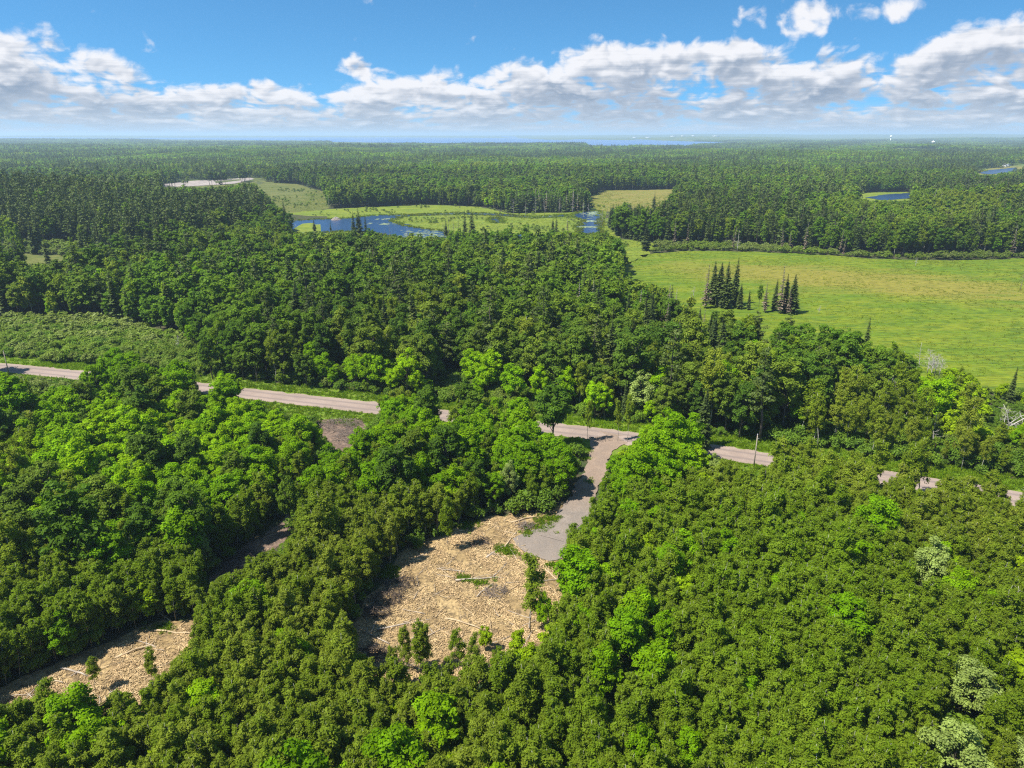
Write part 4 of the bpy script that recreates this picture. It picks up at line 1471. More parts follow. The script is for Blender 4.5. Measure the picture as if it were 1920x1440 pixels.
MASS = {'aspen': 'aspen_forest', 'tallaspen': 'tall_aspen_forest', 'maple': 'maple_forest', 'broad': 'broadleaf_forest', 'lime': 'sapling_undergrowth', 'shrub': 'willow_shrubbery',
        'spruce': 'spruce_forest', 'pine': 'pine_forest', 'deadspruce': 'brown_spruce_forest', 'pale': 'pale_tree_forest', 'under': 'low_undergrowth'}
for kd, nm in MASS.items():
    ii = np.where((K == kd) & ~single)[0]
    if len(ii) == 0:
        continue
    meshes, idx = [], np.zeros(len(ii), int)
    for ld in (0, 1, 2):
        sel = LOD[ii] == ld
        if sel.any():
            ps = proto(kd, ld)
            idx[sel] = len(meshes) + rng.integers(len(ps), size=int(sel.sum()))
            meshes += [p.joined for p in ps]
    rot = np.column_stack([LEAN[ii], ROT[ii]])
    wid = S[ii] * rng.uniform(.78, 1.28, len(ii))
    geo_scatter(nm, meshes, np.column_stack([X[ii], Y[ii], Z[ii] - .05]), rot, np.column_stack([wid, wid, S[ii]]), idx)

# ------------------------------------------------------------------ undergrowth, grass, sedge
def tuft_mesh(name, r, n, h, spread, w, mat, lean=0.45):
    V, T = [], []
    for _ in range(n):
        a = r.uniform(0, 2 * math.pi)
        b = np.array((math.cos(a), math.sin(a), 0)) * spread * math.sqrt(r.random())
        d = np.array((r.normal() * lean, r.normal() * lean, 1.0))
        d *= h * r.uniform(.6, 1.2) / np.linalg.norm(d)
        sd_ = np.array((-math.sin(a + r.normal()), math.cos(a), 0)) * w
        V.append((b - sd_, b + d * .55 - sd_ * .9, b + d, b + d * .5 + sd_ * .9))
        T.append(r.random())
    return mesh_arrays(name, np.array(V).reshape(-1, 3), quads(n), [mat], tint=T)


def jitter_points(sp, x0, x1, y0, y1, r):
    nx, ny = max(1, int((x1 - x0) / sp)), max(1, int((y1 - y0) / sp))
    A, B = np.meshgrid(np.arange(nx) * sp + x0, np.arange(ny) * sp + y0)
    return (A + r.uniform(-.5, .5, A.shape) * sp).ravel(), (B + r.uniform(-.5, .5, B.shape) * sp).ravel()


def simple_scatter(name, meshes, x, y, z, s, r, flat=1.0):
    rot = np.column_stack([r.normal(0, .06, len(x)), r.normal(0, .06, len(x)), r.uniform(0, 6.28, len(x))])
    geo_scatter(name, meshes, np.column_stack([x, y, z]), rot, np.column_stack([s, s, s * flat]), r.integers(len(meshes), size=len(x)))


def grow():
    r = np.random.default_rng(21)
    # low bushes and saplings under and between the near trees and along the wood edges
    x, y = jitter_points(2.3, -220, 230, 45, 260, r)
    u, v, zc = project(x, y, 0)
    rd = road_dist(x, y)
    ok = (np.abs(x) < y * .8 + 15) & ((rd > 9.0) | ((rd < -9.5) & (rd > -40)))
    for pl in (CLEAR, CLEAR2, PAD, TRAIL, CLEAR3, MEADOW, BRUSHGROUND):
        ok &= ~inside(pl, u, v)
    dl = np.min([np.hypot(x - a, y - b) for a, b in DRIVEL], axis=0)
    ok &= dl > 4.6
    ok &= r.random(len(x)) < 0.8
    x, y, zc = x[ok], y[ok], zc[ok]
    s = r.uniform(.55, 2.2, len(x))
    ok = ~blocks(x, y, 0 * x, 1.7 * s, 1.25 * s, 0.1, 0.8)
    x, y, s = x[ok], y[ok], s[ok]
    simple_scatter('forest_undergrowth', [p.joined for p in proto('under', 0)], x, y, 0 * x, s, r)

    # low growth round the fallen birches below the meadow
    P = np.array([ground_at(r.uniform(1800, 1960), r.uniform(735, 850)) for _ in range(520)])
    simple_scatter('thicket_undergrowth', [p.joined for p in proto('under', 0)], P[:, 0], P[:, 1], 0 * P[:, 0], r.uniform(.35, .85, len(P)), r)

    # verge grass
    tg = [tuft_mesh(f'verge_tuft_{i}', r, 22, .55, .45, .05, M['grass']) for i in range(4)]
    L = ROADL
    xs, ys = [], []
    for _ in range(14000):
        i = r.integers(len(L) - 1)
        t = r.random()
        p = L[i] * (1 - t) + L[i + 1] * t
        e = L[i + 1] - L[i]
        e = e / np.hypot(*e)
        o = r.choice((-1, 1)) * (ROAD_HW + .35 + 8.5 * r.random() ** 1.3)
        xs.append(p[0] + e[1] * o)
        ys.append(p[1] - e[0] * o)
    x, y = np.array(xs), np.array(ys)
    dl = np.min([np.hypot(x - a, y - b) for a, b in DRIVEL[3:]], axis=0)
    dm = np.hypot(x - DRIVEL[0][0], y - DRIVEL[0][1])
    ok = (np.abs(x) < y * .82 + 20) & (dl > 4.2) & ((dm > 9) | (road_dist(x, y) < 0)) & (y < 420)
    x, y = x[ok], y[ok]
    simple_scatter('verge_grass', tg, x, y, 0 * x + .03, r.uniform(.6, 1.5, len(x)), r)

    # meadow and marsh sedge tussocks
    tm = [tuft_mesh(f'sedge_tuft_{i}', r, 18, .22, .9, .12, M['sedge'], 1.2) for i in range(4)]
    x, y = jitter_points(2.1, -260, 620, 190, 640, r)
    u, v, zc = project(x, y, 0)
    ok = (np.abs(x) < y * .8 + 15) & (inside(MEADOW, u, v) | inside(MARSH, u, v))
    for pl in (POND, CHANNEL, RPOOL, POOL_B, POOL_C, POOL_D):
        ok &= ~inside(pl, u, v)
    nz = np.sin(x * .07 + 1) * np.sin(y * .11) + .5 * np.sin(x * .19 + y * .05)
    ok &= r.random(len(x)) < np.clip(.55 + .4 * nz, .12, 1)
    x, y = x[ok], y[ok]
    x2, y2 = jitter_points(4.6, -420, 260, 640, 1020, r)
    u, v, zc = project(x2, y2, 0)
    ok = inside(YELLOWFIELD, u, v) | inside(MARSH_UP, u, v) | inside(FIELD_B, u, v)
    simple_scatter('field_grass', tm, x2[ok], y2[ok], 0 * x2[ok] + .06, r.uniform(1.2, 3.2, int(ok.sum())), r)
    simple_scatter('meadow_grass', tm, x, y, 0 * x + .05, r.uniform(.6, 1.7, len(x)), r)

    # bushes and reed clumps along the pond margins and over the marsh
    x, y = jitter_points(5.0, -330, 150, 420, 960, r)
    u, v, zc = project(x, y, 0)
    wet = np.zeros(len(x), bool)
    for pl in (POND, CHANNEL, RPOOL, POOL_B, POOL_C, POOL_D):
        wet |= inside(pl, u, v)
    ok = (inside(MARSH, u, v) | inside(MARSH_UP, u, v)) & ~wet
    nz = np.sin(x * .045 + 1) * np.sin(y * .05) + .6 * np.sin(x * .11 + y * .07)
    ok &= r.random(len(x)) < np.clip(.08 + .6 * (nz - .25), .03, .8)
    x, y = x[ok], y[ok]
    simple_scatter('marsh_shrubbery', [p.joined for p in proto('shrub', 1)], x, y, 0 * x, r.uniform(.35, .85, len(x)), r)

    tr_ = [tuft_mesh(f'reed_tuft_{i}', r, 20, .9, .8, .10, M['sedge'], .45) for i in range(3)]
    P = []
    for pl in (POND, CHANNEL, RPOOL, POOL_B, POOL_D):
        g = ragged(pl, 1.6, 1.4, 77)
        for q in g:
            for _ in range(3):
                P.append(q + r.normal(size=2) * 1.3)
    P = np.array(P)
    simple_scatter('reed_grass', tr_, P[:, 0], P[:, 1], 0 * P[:, 0] + .05, r.uniform(.6, 1.7, len(P)), r)

    # weeds on the clearing and the pad rim
    tw = [tuft_mesh(f'weed_tuft_{i}', r, 26, .5, .5, .07, M['grass'], .6) for i in range(3)]
    P = []
    for (a, b, n, sp) in [(945, 1030, 40, 9), (955, 1038, 30, 8), (900, 1092, 24, 12), (870, 1086, 20, 8), (1015, 985, 60, 16), (1035, 975, 50, 10), (880, 985, 40, 12), (820, 995, 90, 14), (800, 1000, 60, 12),
                          (735, 1070, 50, 8), (725, 1078, 40, 9), (1040, 1062, 24, 8), (770, 1225, 30, 18), (1105, 905, 20, 5), (990, 1000, 20, 8), (560, 1180, 30, 20), (1100, 845, 40, 5), (1098, 860, 30, 4), (300, 1180, 30, 12)]:
        for _ in range(n):
            P.append(ground_at(a + r.normal() * sp, b + r.normal() * sp * .45))
    P = np.array(P)
    simple_scatter('clearing_weeds', tw, P[:, 0], P[:, 1], 0 * P[:, 0] + .08, r.uniform(.5, 1.2, len(P)), r)


grow()


# ------------------------------------------------------------------ far forest: patches of many trees
def patch_mesh(name, r, size, conifer, leaves=46):
    Vs, Ts, Ms = [], [], []
    sp = 5.0
    n = int(size / sp)
    for i in range(n):
        for j in range(n):
            x = (i + .5 - n / 2) * sp + r.normal() * 1.3
            y = (j + .5 - n / 2) * sp + r.normal() * 1.3
            ttree = r.random()
            if r.random() < conifer:
                H = r.uniform(12, 21)
                if r.random() < .5:
                    (_, _), (V, T) = tree_spruce(r, H, 2, 1.9)
                    mi = 1
                else:
                    (_, _), (V, T) = tree_pine(r, H, 2, 2.8)
                    mi = 2
            else:
                H = r.uniform(10.5, 17.5)
                k = 6
                C = np.column_stack([r.normal(0, 1.2, k), r.normal(0, 1.2, k), H * r.uniform(.45, .85, k)])
                q = r.uniform(1.1, 1.9, k)
                V, T = leaf_cloud(r, C, np.column_stack([q, q, q * .9]), leaves, 1.0)
                mi = r.choice((0, 0, 0, 0, 0, 0, 3, 3, 4))
            Vs.append(V + (x, y, 0))
            Ts.append(.65 * ttree + .35 * T)
            Ms.append(np.full(len(T), mi))
    V = np.concatenate(Vs)
    T = np.concatenate(Ts)
    return mesh_arrays(name, V, quads(len(T)), [M['broad'], M['spruce'], M['pine'], M['aspen'], M['maple']], np.concatenate(Ms), tint=T)


def far_forest():
    r = np.random.default_rng(31)
    size = 35.0
    pm = [patch_mesh(f'far_patch_{i}', r, size, c) for i, c in enumerate((.08, .08, .15, .15, .35, .65))]
    for name, sp, y0, y1, sc in (('distant_forest', size * .93, YMID - 10, 2600, 1.0), ('farthest_forest', size * 1.7, 2600, 7600, 1.85)):
        x, y = jitter_points(sp, -y1 * .82, y1 * .82, y0, y1, r)
        x, y = x + r.normal(0, sp * .06, len(x)), y
        ok = np.abs(x) < y * .80 + 60
        x, y = x[ok], y[ok]
        z = terrain(x, y)
        u, v, zc = project(x, y, z)
        ok = np.ones(len(x), bool)
        for pl in (GRAVEL, FIELD_B, FIELD_C, FIELD_D, FIELD_E, FIELD_F, POND_E, POND_F, LAKE, YELLOWFIELD, MARSH_UP):
            ok &= ~inside(pl, u, v)
        ok &= ~blocks(x, y, z, 15.0 + 0 * x, size * .5 * sc + 0 * x, 0.0, 0.7)
        gap = np.sin(x / 260 + 1.9 * np.sin(y / 700)) * np.sin(y / 120 + .7 * np.sin(x / 500)) + .35 * np.sin(x / 77 + y / 140)
        ok &= ~((gap > .93) & (y < 4200))
        x, y, z = x[ok], y[ok], z[ok]
        nz = np.sin(x / 230 + 1.2) * np.sin(y / 310 + .7) + .6 * np.sin(x / 90 - y / 170) + r.normal(0, .45, len(x))
        idx = np.clip(((nz + 1.3) / 2.6 * 6).astype(int), 0, 5)
        rot = np.column_stack([0 * x, 0 * x, r.integers(4, size=len(x)) * math.pi / 2])
        hz = r.normal(1.0, .12, len(x)).clip(.75, 1.3)
        ob = geo_scatter(name, pm, np.column_stack([x, y, z]), rot, np.column_stack([0 * x + sc, 0 * x + sc, hz]), idx)
        print(name, len(x))


far_forest()
#=====FARSEND

# ------------------------------------------------------------------ dead trees
def snag(px, py, H, mat, label, branches=20, thick=.12, lean=(0, 0), group=None, name='dead_tree', spread=.22, fine=True):
    r = np.random.default_rng(int(px * 13 + py))
    x, y = ground_at(px, py)
    (tv, tf_), (bv, bf) = tree_snag(r, H, branches, thick, fine, spread)
    e = bpy.data.objects.new(name, None)
    e.location = (x, y, float(terrain(x, y)))
    e.rotation_euler = (lean[0], lean[1], r.uniform(0, 6.28) if lean == (0, 0) else 0)
    col.objects.link(e)
    tag(e, label, 'dead tree', group)
    link('trunk', mesh_arrays('dead_trunk', tv, tf_, [M[mat]], smooth=True), e)
    link('branches', mesh_arrays('dead_branches', bv, bf, [M[mat]]), e)
    return e


SNAGS = [
    (724, 464, 12, 'deadbrown', 'dark bare snag before the pond, left of the pair'), (733, 468, 16, 'deadbrown', 'tall dark bare snag before the pond, right of the pair'),
    (764, 450, 8.5, 'dead', 'small forked bare snag standing in the lily covered water'), (832, 440, 9, 'deadbrown', 'grey bare snag left in the row before the marsh'),
    (841, 444, 15, 'deadbrown', 'tallest grey bare snag in the row before the marsh'), (850, 442, 12, 'deadbrown', 'grey bare snag middle of the row before the marsh'),
    (860, 445, 13, 'deadbrown', 'grey bare snag right in the row before the marsh'), (546, 432, 7, 'dead', 'pale thin snag at the left end of the pond'),
    (556, 436, 6, 'dead', 'second pale thin snag at the left end of the pond'), (617, 392, 13, 'dead', 'pale bare snag at the corner of the olive marsh'),
    (1094, 412, 14, 'dead', 'tall white snag standing in the right hand pool'), (1103, 404, 10, 'dead', 'shorter white snag behind the right hand pool'),
    (1128, 424, 14, 'dead', 'pale snag at the right shore of the pool'), (1136, 420, 15, 'deadbrown', 'brown snag at the right shore of the pool'),
    (1143, 424, 12, 'dead', 'pale snag behind the brown one at the pool shore'), (962, 404, 14, 'dead', 'white trunk in the drowned stand, first from left'),
    (985, 405, 13, 'dead', 'white trunk in the drowned stand, second from left'), (1005, 404, 15, 'dead', 'white trunk in the drowned stand, third from left'),
    (1021, 403, 14, 'dead', 'white trunk in the drowned stand, fourth from left'), (1048, 402, 14, 'dead', 'white trunk in the drowned stand, fifth from left'),
    (1073, 401, 13, 'dead', 'white trunk in the drowned stand, sixth from left'), (1382, 473, 13, 'dead', 'pale crooked snag at the far edge of the meadow'),
    (1300, 558, 5, 'dead', 'low grey dead twigs left of the meadow spruces'), (1535, 588, 3.2, 'dead', 'small grey dead bush right of the meadow spruces'),
    (1716, 500, 5, 'dead', 'grey dead stem at the top edge of the meadow'), (1912, 545, 9, 'deadbrown', 'grey dead tree at the right edge of the meadow'),
    (745, 642, 13, 'dead', 'white forked snag beside the dark wood conifer'), (660, 640, 12, 'dead', 'pale thin trunk in the dark wood left of the conifer'),
    (412, 668, 9.5, 'dead', 'white stub left of three above the willow swamp end'), (420, 668, 10.5, 'dead', 'white stub middle of three above the willow swamp end'),
    (428, 667, 10, 'dead', 'white stub right of three above the willow swamp end'), (338, 668, 7, 'dead', 'small white stub above the willow swamp'),
    (1660, 790, 12, 'dead', 'pale branched snag in the wood below the meadow'), (1745, 842, 9, 'dead', 'white broken trunk among aspens below the meadow'),
    (1738, 802, 8, 'dead', 'white forked trunk among aspens below the meadow'), (1720, 700, 9.5, 'dead', 'white dead top in the wood below the meadow'),
    (1903, 985, 9, 'dead', 'white dead birch beside the road at the right edge'), (1889, 1190, 8, 'dead', 'grey dead stem in the right thicket near the edge'),
    (1565, 1262, 8, 'dead', 'white dead stem left of the middle pale tree'), (1572, 1150, 8.5, 'dead', 'grey dead top in the right thicket middle'),
]
for (a, b, H, mt, lb) in SNAGS:
    snag(a, b, H, mt, lb, 16 if H > 8 else 24, .15 if b < 480 else .11)
# the grey dead bush at the meadow's lower edge and the tangle of fallen birches
for k, (a, b) in enumerate([(1738, 702), (1745, 706), (1752, 704), (1760, 707), (1746, 700)]):
    snag(a, b, 7.5 - k * .5, 'dead', f'grey dead stem of the bush at the meadow foot, {ORD[k]} of five', 44, .11, name='dead_shrub', spread=.42)
for k, (a, b, ln) in enumerate([(1862, 812, (.5, .5)), (1880, 806, (.3, .75)), (1896, 808, (.45, .9)), (1908, 802, (.2, .6)), (1872, 820, (.65, .85)), (1900, 822, (.1, -.5))]):
    snag(a, b, 9.5, 'dead', f'white leaning dead birch in the tangle at right, {ORD[k]} of six', 12, .20, ln, name='fallen_birch', spread=.38)


# ------------------------------------------------------------------ logs, chips and brush on the cleared ground
def in_ground_poly(poly, n, r):
    P = np.array([ground_at(*p) for p in poly])
    lo, hi = P.min(0), P.max(0)
    out = []
    while len(out) < n:
        q = r.uniform(lo, hi, (n * 2, 2))
        q = q[inside(P, q[:, 0], q[:, 1])]
        out.extend(q.tolist())
    return np.array(out[:n])


CLEAR_IN = [(930, 972), (1000, 968), (965, 1008), (1000, 1046), (1050, 1058), (1050, 1110), (1035, 1180), (960, 1262), (760, 1285), (690, 1255), (660, 1192), (715, 1115), (765, 1052), (835, 1008), (890, 984)]
CLEAR2_IN = [(-40, 1330), (60, 1285), (215, 1212), (300, 1178), (362, 1170), (370, 1200), (320, 1290), (210, 1340), (40, 1350)]


def log_mesh(name, r, L, rad, mat, bend=.05):
    pts, rd = [], []
    for t in np.linspace(-.5, .5, 5):
        pts.append((L * t, bend * L * math.cos(t * 3) + r.normal() * .012 * L, r.normal() * .01 * L))
        rd.append(rad * (1.1 - .45 * (t + .5)) * r.uniform(.9, 1.1))
    V, F = tube(pts, rd, 7)
    return mesh_arrays(name, V, F, [mat], smooth=False)


def logs():
    r = np.random.default_rng(41)
    meshes = [log_mesh(f'log_{i}', r, L, rad, M['log'] if i % 3 else M['loggrey']) for i, (L, rad) in enumerate([(3.2, .085), (4.4, .095), (2.4, .07), (5.6, .11), (1.8, .06), (3.6, .08), (2.8, .1), (6.8, .12)])]
    items = []
    for poly, n, where in ((CLEAR_IN, 150, 'large'), (CLEAR2_IN, 75, 'small')):
        for k, (x, y) in enumerate(in_ground_poly(poly, n, r)):
            i = int(r.integers(len(meshes) - 1))
            o = link('fallen_log', meshes[i])
            o.location = (x, y, .16 + r.uniform(0, .12))
            o.rotation_euler = (r.uniform(0, 6), r.normal() * .06, r.uniform(0, 3.14))
            s = r.uniform(.35, .85)
            o.scale = (s, s * .8, s * .8)
            tag(o, None, 'log', f'logs strewn over the {where} clearing')
            u, v, _ = project(x, y, 0.1)
            if where == 'large':
                pl = ('under the clearing sapling' if v < 1060 and u < 900 else 'beside the gravel pad' if v < 1060 else 'around the lone tree' if u > 860 else 'at the clearing left rim')
            else:
                pl = ('right in' if u > 250 else 'middle in' if u > 120 else 'left in') + ' the small clearing'
            size = 'long' if s * meshes[i].vertices[-1].co.x > 1.3 else 'short'
            items.append((o, f'{size} pale {"peeled" if i % 3 else "grey"} log', pl, u, v, s))
    spread_labels(items)
    big = [((760, 1172), 8.0, .35, 'long straight pale log across the middle front of the large clearing'), ((870, 1172), 6.0, -.45, 'pale log slanting left of the lone tree'), ((960, 1010), 6.5, 1.2, 'pale upright lying log at the pad edge of the clearing'),
           ((930, 1035), 5.0, .9, 'dark slanting log below the gravel pad'), ((1036, 1082), 4.0, -1.0, 'pale log right of the lone tree top'), ((985, 975), 6.0, .45, 'pale log at the upper right end of the large clearing'),
           ((905, 1088), 8.5, .1, 'long brown log in the centre of the large clearing'), ((330, 1188), 6.5, -.15, 'long pale log at the top of the small clearing'), ((255, 1222), 5, .6, 'pale log in the heart of the small clearing'), ((140, 1262), 4.5, -.3, 'pale log at the left of the small clearing'),
           ((300, 1152), 6, -.6, 'fallen pale trunk at the wood edge above the small clearing'), ((345, 1128), 5.5, -.5, 'fallen pale trunk by the lower end of the muddy trail')]
    for k, ((a, b), L, rot, lb) in enumerate(big):
        x, y = ground_at(a, b)
        o = link('fallen_log', log_mesh(f'big_log_{k}', r, L, .13, M['log'] if k % 3 else M['loggrey'], .02))
        o.location = (x, y, .22)
        o.rotation_euler = (0, .02, rot)
        tag(o, lb, 'log')


def chips():
    r = np.random.default_rng(42)
    for name, poly, n in (('wood_chip_litter', CLEAR_IN, 26000), ('small_clearing_litter', CLEAR2_IN, 12000), ('trail_litter', TRAIL, 700), ('bare_patch_litter', CLEAR3, 600)):
        P = in_ground_poly(poly, n, r)
        d = np.sin(P[:, 0] * .55 + .4) * np.sin(P[:, 1] * .47 + 1) + .7 * np.sin(P[:, 0] * 1.3 + P[:, 1] * .9) + r.normal(0, .5, len(P))
        P = P[d > -.2]
        n = len(P)
        L = r.uniform(.06, .26, n) * (1 + 2.6 * (r.random(n) < .12))
        w = r.uniform(.018, .05, n)
        a = r.uniform(0, math.pi, n) * .5 + (r.random(n) < .5) * 1.1
        dirv = np.column_stack([np.cos(a), np.sin(a), r.normal(0, .16, n)])
        sd_ = np.column_stack([-np.sin(a), np.cos(a), 0 * a])
        c = np.column_stack([P, np.full(n, .10) + r.random(n) * .09])
        up = np.array((0, 0, 1.0))
        rings = []
        for e in (-1, 1):
            q = c + dirv * (L * e)[:, None]
            rings += [q + sd_ * w[:, None], q - sd_ * w[:, None], q + up * (w * 1.2)[:, None]]
        V = np.stack(rings, 1).reshape(-1, 3)
        base = (np.arange(n) * 6)[:, None]
        F = np.concatenate([base + f for f in (np.array([[0, 3, 5, 2]]), np.array([[2, 5, 4, 1]]), np.array([[1, 4, 3, 0]]))], 0)
        t = r.random(n)
        o = link(name, mesh_arrays(name, V, F, [M['chips']], tint=np.concatenate([t, t, t])))
        tag(o, kind='stuff')


def brush_pile(px, py, rad, h, n, label, mat='brush'):
    r = np.random.default_rng(int(px * 3 + py * 7))
    x, y = ground_at(px, py)
    A = Acc()
    for _ in range(n):
        a, q = r.uniform(0, 6.28), rad * math.sqrt(r.random())
        p = np.array((q * math.cos(a), q * math.sin(a) * .8, h * (1 - (q / rad) ** 2) * r.random() + .05))
        d = r.normal(size=3) * (1, 1, .35)
        d = d / np.linalg.norm(d) * r.uniform(.4, 1.3)
        A.put(*tube([p - d, p + r.normal(size=3) * .08, p + d], [.04, .028, .008], 3))
    V, F = A.arrays()
    V[:, 2] = np.maximum(V[:, 2], .02)
    o = link('brush_pile', mesh_arrays('brush_pile', V, F, [M[mat]]), loc=(x, y, .12))
    tag(o, label, 'brush pile')


logs()
chips()
for a in [(752, 1098, 2.6, .9, 150, 'dark brush pile at the left rim of the large clearing, uppermost'), (728, 1124, 2.6, .9, 150, 'dark brush pile at the left rim of the large clearing, second from top'),
          (708, 1150, 2.2, .8, 130, 'dark brush pile at the left rim of the large clearing, third from top'), (704, 1226, 2.0, .9, 130, 'dark brush pile at the lower left corner of the large clearing'),
          (745, 1250, 1.6, .7, 90, 'small dark brush pile below the large clearing'), (640, 800, 5.5, 1.6, 330, 'large brown brush heap beside the road verge'), (655, 822, 4.0, 1.2, 220, 'smaller brown brush heap before the large one'),
          (985, 988, 1.6, .7, 90, 'grey brush pile beside the gravel pad'), (900, 1018, 2.0, .5, 70, 'flat twig heap under the thin sapling'), (455, 1045, 3.0, .8, 140, 'dark brush along the muddy trail'), (420, 1070, 2.4, .7, 110, 'dark brush at the lower end of the muddy trail'),
          (1075, 1075, 2.0, .8, 100, 'twig heap at the right rim of the large clearing'), (930, 1112, 2.0, .6, 90, 'low brown twig heap in the middle of the large clearing')]:
    brush_pile(*a, mat='deadbrown' if 'brown' in a[5] or 'grey' in a[5] else 'brush')
brush_pile(1126, 826, 2.4, .25, 60, 'fallen dark branch lying across the driveway mouth')


# ------------------------------------------------------------------ pond life
def lodge():
    r = np.random.default_rng(51)
    x, y = ground_at(630, 412.5)
    e = bpy.data.objects.new('beaver_lodge', None)
    e.location = (x, y, .1)
    col.objects.link(e)
    tag(e, 'brown stick mound of a beaver lodge in the blue pond', 'beaver lodge')
    V, F = [], []
    nr, na = 5, 14
    for i in range(nr):
        for k in range(na):
            q = 4.2 * (1 - i / (nr - 1)) + .05
            V.append((q * math.cos(k * 6.283 / na) * r.uniform(.92, 1.08), q * .85 * math.sin(k * 6.283 / na) * r.uniform(.92, 1.08), 2.0 * math.sin(i / (nr - 1) * 1.57)))
    for i in range(nr - 1):
        for k in range(na):
            F.append((i * na + k, i * na + (k + 1) % na, (i + 1) * na + (k + 1) % na, (i + 1) * na + k))
    F.append(tuple((nr - 1) * na + k for k in range(na)))
    link('mound', mesh_arrays('lodge_mound', np.array(V), F, [M['deadbrown']]), e)
    A = Acc()
    for _ in range(170):
        a, t = r.uniform(0, 6.283), r.random()
        q = 4.0 * (1 - t)
        p = np.array((q * math.cos(a), q * .85 * math.sin(a), 2.0 * math.sin(t * 1.57) + .06))
        d = np.array((math.cos(a) + r.normal() * .7, math.sin(a) + r.normal() * .7, -.55))
        d = d / np.linalg.norm(d) * r.uniform(.5, 1.1)
        A.put(*tube([p - d, p + d], [.07, .05], 4))
    link('sticks', mesh_arrays('lodge_sticks', *A.arrays(), [M['dead']]), e)


def lilies():
    r = np.random.default_rng(52)
    V, F, T = [], [], []
    n0 = 0
    spots = [(800, 440, 24, 4, 240), (545, 428, 8, 4, 50), (570, 436, 16, 1.5, 50), (720, 420, 22, 1.5, 40), (735, 411, 14, 1, 50), (1112, 400, 10, 2.5, 130), (1105, 415, 12, 1.0, 60), (1100, 426, 14, 0.9, 110), (1145, 470, 12, 8, 90),
             (1000, 409, 50, 2, 160), (850, 402, 60, 2, 160)]
    for (a, b, su, sv, n) in spots:
        for _ in range(n):
            x, y = ground_at(a + r.normal() * su, b + r.normal() * sv)
            u, v, _z = project(x, y, 0)
            if not any(inside(pl, np.array([u]), np.array([v]))[0] for pl in (POND, CHANNEL, RPOOL, POOL_D)):
                continue
            q = r.uniform(.35, 1.1)
            ph = r.uniform(0, 6)
            for k in range(7):
                V.append((x + q * 1.6 * math.cos(k * .9 + ph), y + q * math.sin(k * .9 + ph), .19 + .01 * r.random()))
            F.append(tuple(range(n0, n0 + 7)))
            n0 += 7
            T.append(r.random())
    o = link('lily_pad_foliage', mesh_arrays('lily_pads', np.array(V), F, [M['lily']], tint=T))
    tag(o, kind='stuff')


lodge()
lilies()


# ------------------------------------------------------------------ poles, house, towers
def simple_mat(name, c, rough=.6, spec=.3):
    m, N, out = new_mat(name)
    pos = N.node('ShaderNodeTexCoord').outputs['Object']
    n = N.noise(pos, 2.0, 3.0)
    principled(N, out, N.mix(N.ramp(n, .35, .65), tuple(q * .9 for q in c), c), rough, spec)
    return m


def box(x0, x1, y0, y1, z0, z1):
    V = np.array([(x, y, z) for z in (z0, z1) for y in (y0, y1) for x in (x0, x1)], float)
    return V, [(0, 2, 3, 1), (4, 5, 7, 6), (0, 1, 5, 4), (2, 6, 7, 3), (0, 4, 6, 2), (1, 3, 7, 5)]


def pole(px, py, H, label):
    x, y = ground_at(px, py)
    e = bpy.data.objects.new('utility_pole', None)
    e.location = (x, y, 0)
    col.objects.link(e)
    tag(e, label, 'utility pole', 'utility poles along the road')
    link('post', mesh_arrays('pole_post', *tube([(0, 0, 0), (0.02, 0, H * .5), (0, 0, H)], [.15, .125, .10], 8), [POLEM], smooth=True), e)
    link('insulator', mesh_arrays('pole_insulator', *tube([(0, 0, H), (0, 0, H + .1), (0, 0, H + .14), (0, 0, H + .28)], [.05, .09, .09, .05], 8), [simple_mat('grey_porcelain', (.5, .5, .5), .3)]), e)
    link('bracket', mesh_arrays('pole_bracket', *box(-.05, .45, -.03, .03, H - .75, H - .68), [simple_mat('galvanised_bracket', (.4, .4, .42), .5)]), e)


POLEM = bark_mat('pole_wood', (.20, .165, .13), (.30, .26, .21))
pole(1412, 884, 8.2, 'thin wooden utility pole beside the visible road piece at right')
pole(18, 706, 7.5, 'thin wooden utility pole beside the road at the left edge')


def house(px, py, w, d, h, rz, wallc, roofc, label, name='cottage'):
    x, y = ground_at(px, py)
    e = bpy.data.objects.new(name, None)
    e.location = (x, y, float(terrain(x, y)))
    e.rotation_euler = (0, 0, rz)
    col.objects.link(e)
    tag(e, label, 'house')
    link('wall', mesh_arrays('house_wall', *box(-w / 2, w / 2, -d / 2, d / 2, 0, h), [wallc]), e)
    o_, t_ = .5, .25
    rh = d * .38
    V = np.array([(-w / 2 - o_, -d / 2 - o_, h - .1), (w / 2 + o_, -d / 2 - o_, h - .1), (w / 2 + o_, d / 2 + o_, h - .1), (-w / 2 - o_, d / 2 + o_, h - .1), (-w / 2 - o_, 0, h + rh), (w / 2 + o_, 0, h + rh)], float)
    rf = link('roof', mesh_arrays('house_roof', V, [(0, 1, 5, 4), (2, 3, 4, 5), (0, 4, 3), (1, 2, 5), (3, 2, 1, 0)], [roofc]), e)
    link('chimney', mesh_arrays('house_chimney', *box(w * .2, w * .2 + .9, -.45, .45, h + rh * .5, h + rh + .9), [simple_mat('chimney_brick', (.30, .14, .10))]), rf)
    gl = simple_mat('window_glass', (.05, .06, .08), .1, .6)
    for k in (-1, 1):
        wn_ = link('window', mesh_arrays('house_window', *box(k * w * .28 - .8, k * w * .28 + .8, -d / 2 - .06, -d / 2 - .003, 1.1, 2.5), [gl]), e)
        link('sill', mesh_arrays('house_sill', *box(k * w * .28 - .9, k * w * .28 + .9, -d / 2 - .16, -d / 2 - .004, .98, 1.09), [wallc]), wn_)
    link('door', mesh_arrays('house_door', *box(-.5, .5, -d / 2 - .06, -d / 2 - .003, .02, 2.1), [simple_mat('door_paint', (.25, .12, .08))]), e)


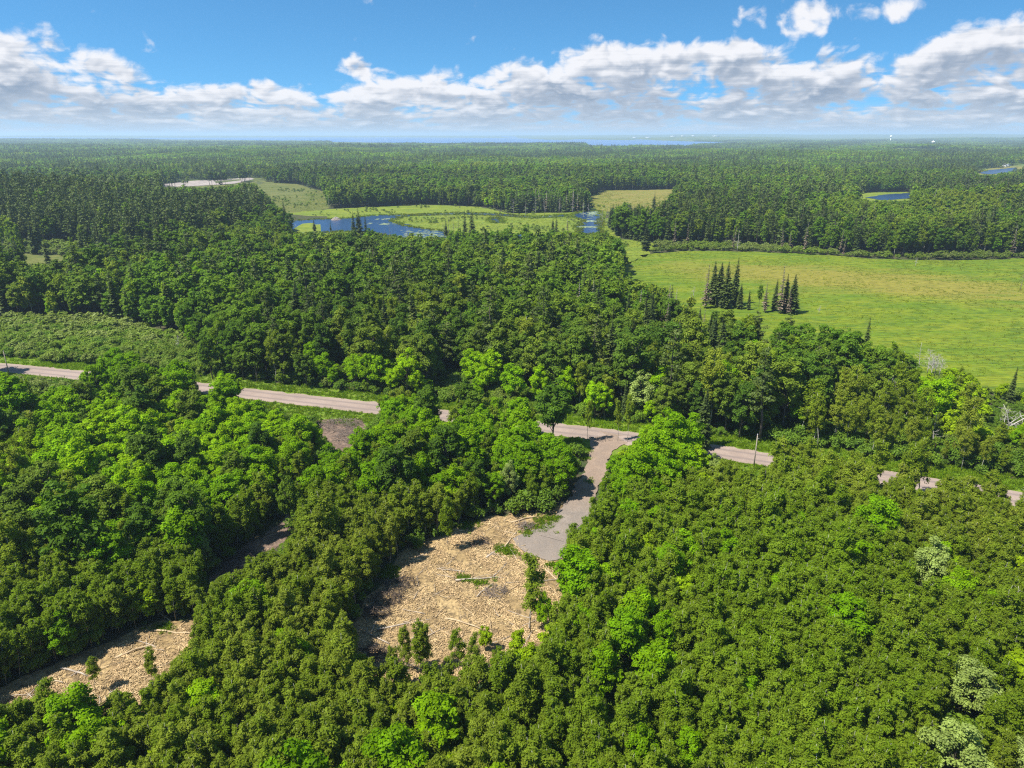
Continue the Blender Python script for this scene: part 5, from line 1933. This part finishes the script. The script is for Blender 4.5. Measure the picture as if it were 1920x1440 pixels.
WHITE = simple_mat('white_paint', (.80, .80, .78))
GREYROOF = simple_mat('grey_roofing', (.42, .43, .45))
house(1886, 313.5, 13, 8, 4.0, .3, WHITE, GREYROOF, 'white cottage with grey roof above the far pond at the right edge')


def water_tower(px, dist, H, rad, label):
    a = (px - 960) / FPX
    y = dist
    x = a * (y * CP + CAM_H * SP)
    e = bpy.data.objects.new('water_tower', None)
    e.location = (x, y, float(terrain(x, y)))
    col.objects.link(e)
    tag(e, label, 'water tower')
    pts = [(0, 0, 0), (0, 0, H * .08), (0, 0, H * .66)]
    link('shaft', mesh_arrays('tower_shaft', *tube(pts, [rad * .5, rad * .25, rad * .28], 14), [WHITE], smooth=True), e)
    prof = [(H * .64, .28), (H * .70, .75), (H * .78, 1.0), (H * .88, 1.0), (H * .95, .7), (H, .12)]
    link('tank', mesh_arrays('tower_tank', *tube([(0, 0, z) for z, _ in prof], [rad * q for _, q in prof], 18), [WHITE], smooth=True), e)


water_tower(1748, 4000, 34, 8, 'white water tower over the far forest at right')
water_tower(1669, 6800, 58, 10, 'smaller white water tower left of the other near the horizon')
for k, (a, d, w, lb) in enumerate([(1190, 9300, 46, 'first'), (1215, 9600, 60, 'second'), (1262, 9900, 70, 'third'), (1280, 10200, 50, 'fourth'), (1342, 9800, 90, 'fifth'), (1300, 9300, 40, 'sixth')]):
    v = 720 - FPX * (d * SP - (CAM_H - float(terrain((a - 960) / FPX * d, d))) * CP) / (d * CP + CAM_H * SP)
    e_x = (a - 960) / FPX * (d * CP + CAM_H * SP)
    zt = float(terrain(e_x, d))
    e = bpy.data.objects.new('distant_building', None)
    e.location = (e_x, d, zt)
    col.objects.link(e)
    tag(e, f'tiny white building of the far town beyond the lake, {lb} from left', 'building', 'buildings of the far town')
    link('wall', mesh_arrays('far_wall', *box(-w / 2, w / 2, -15, 15, 0, 16), [WHITE]), e)
    link('roof', mesh_arrays('far_roof', *box(-w / 2 - 1, w / 2 + 1, -16, 16, 16.01, 17.5), [GREYROOF]), e)

# ------------------------------------------------------------------ the air
def air():
    V, F = box(-47000, 47000, -46000, 47000, -8.0, 112.0)
    m, N, out = new_mat('haze_air')
    pv = N.node('ShaderNodeVolumePrincipled')
    pv.inputs['Color'].default_value = (0.60, 0.82, 1.0, 1)
    pv.inputs['Density'].default_value = HAZE
    pv.inputs['Anisotropy'].default_value = 0.1
    N.l.new(pv.outputs[0], out.inputs['Volume'])
    o = link('haze', mesh_arrays('haze', V, F, [m]))
    tag(o, kind='stuff')


HAZE = 0.0001
air()
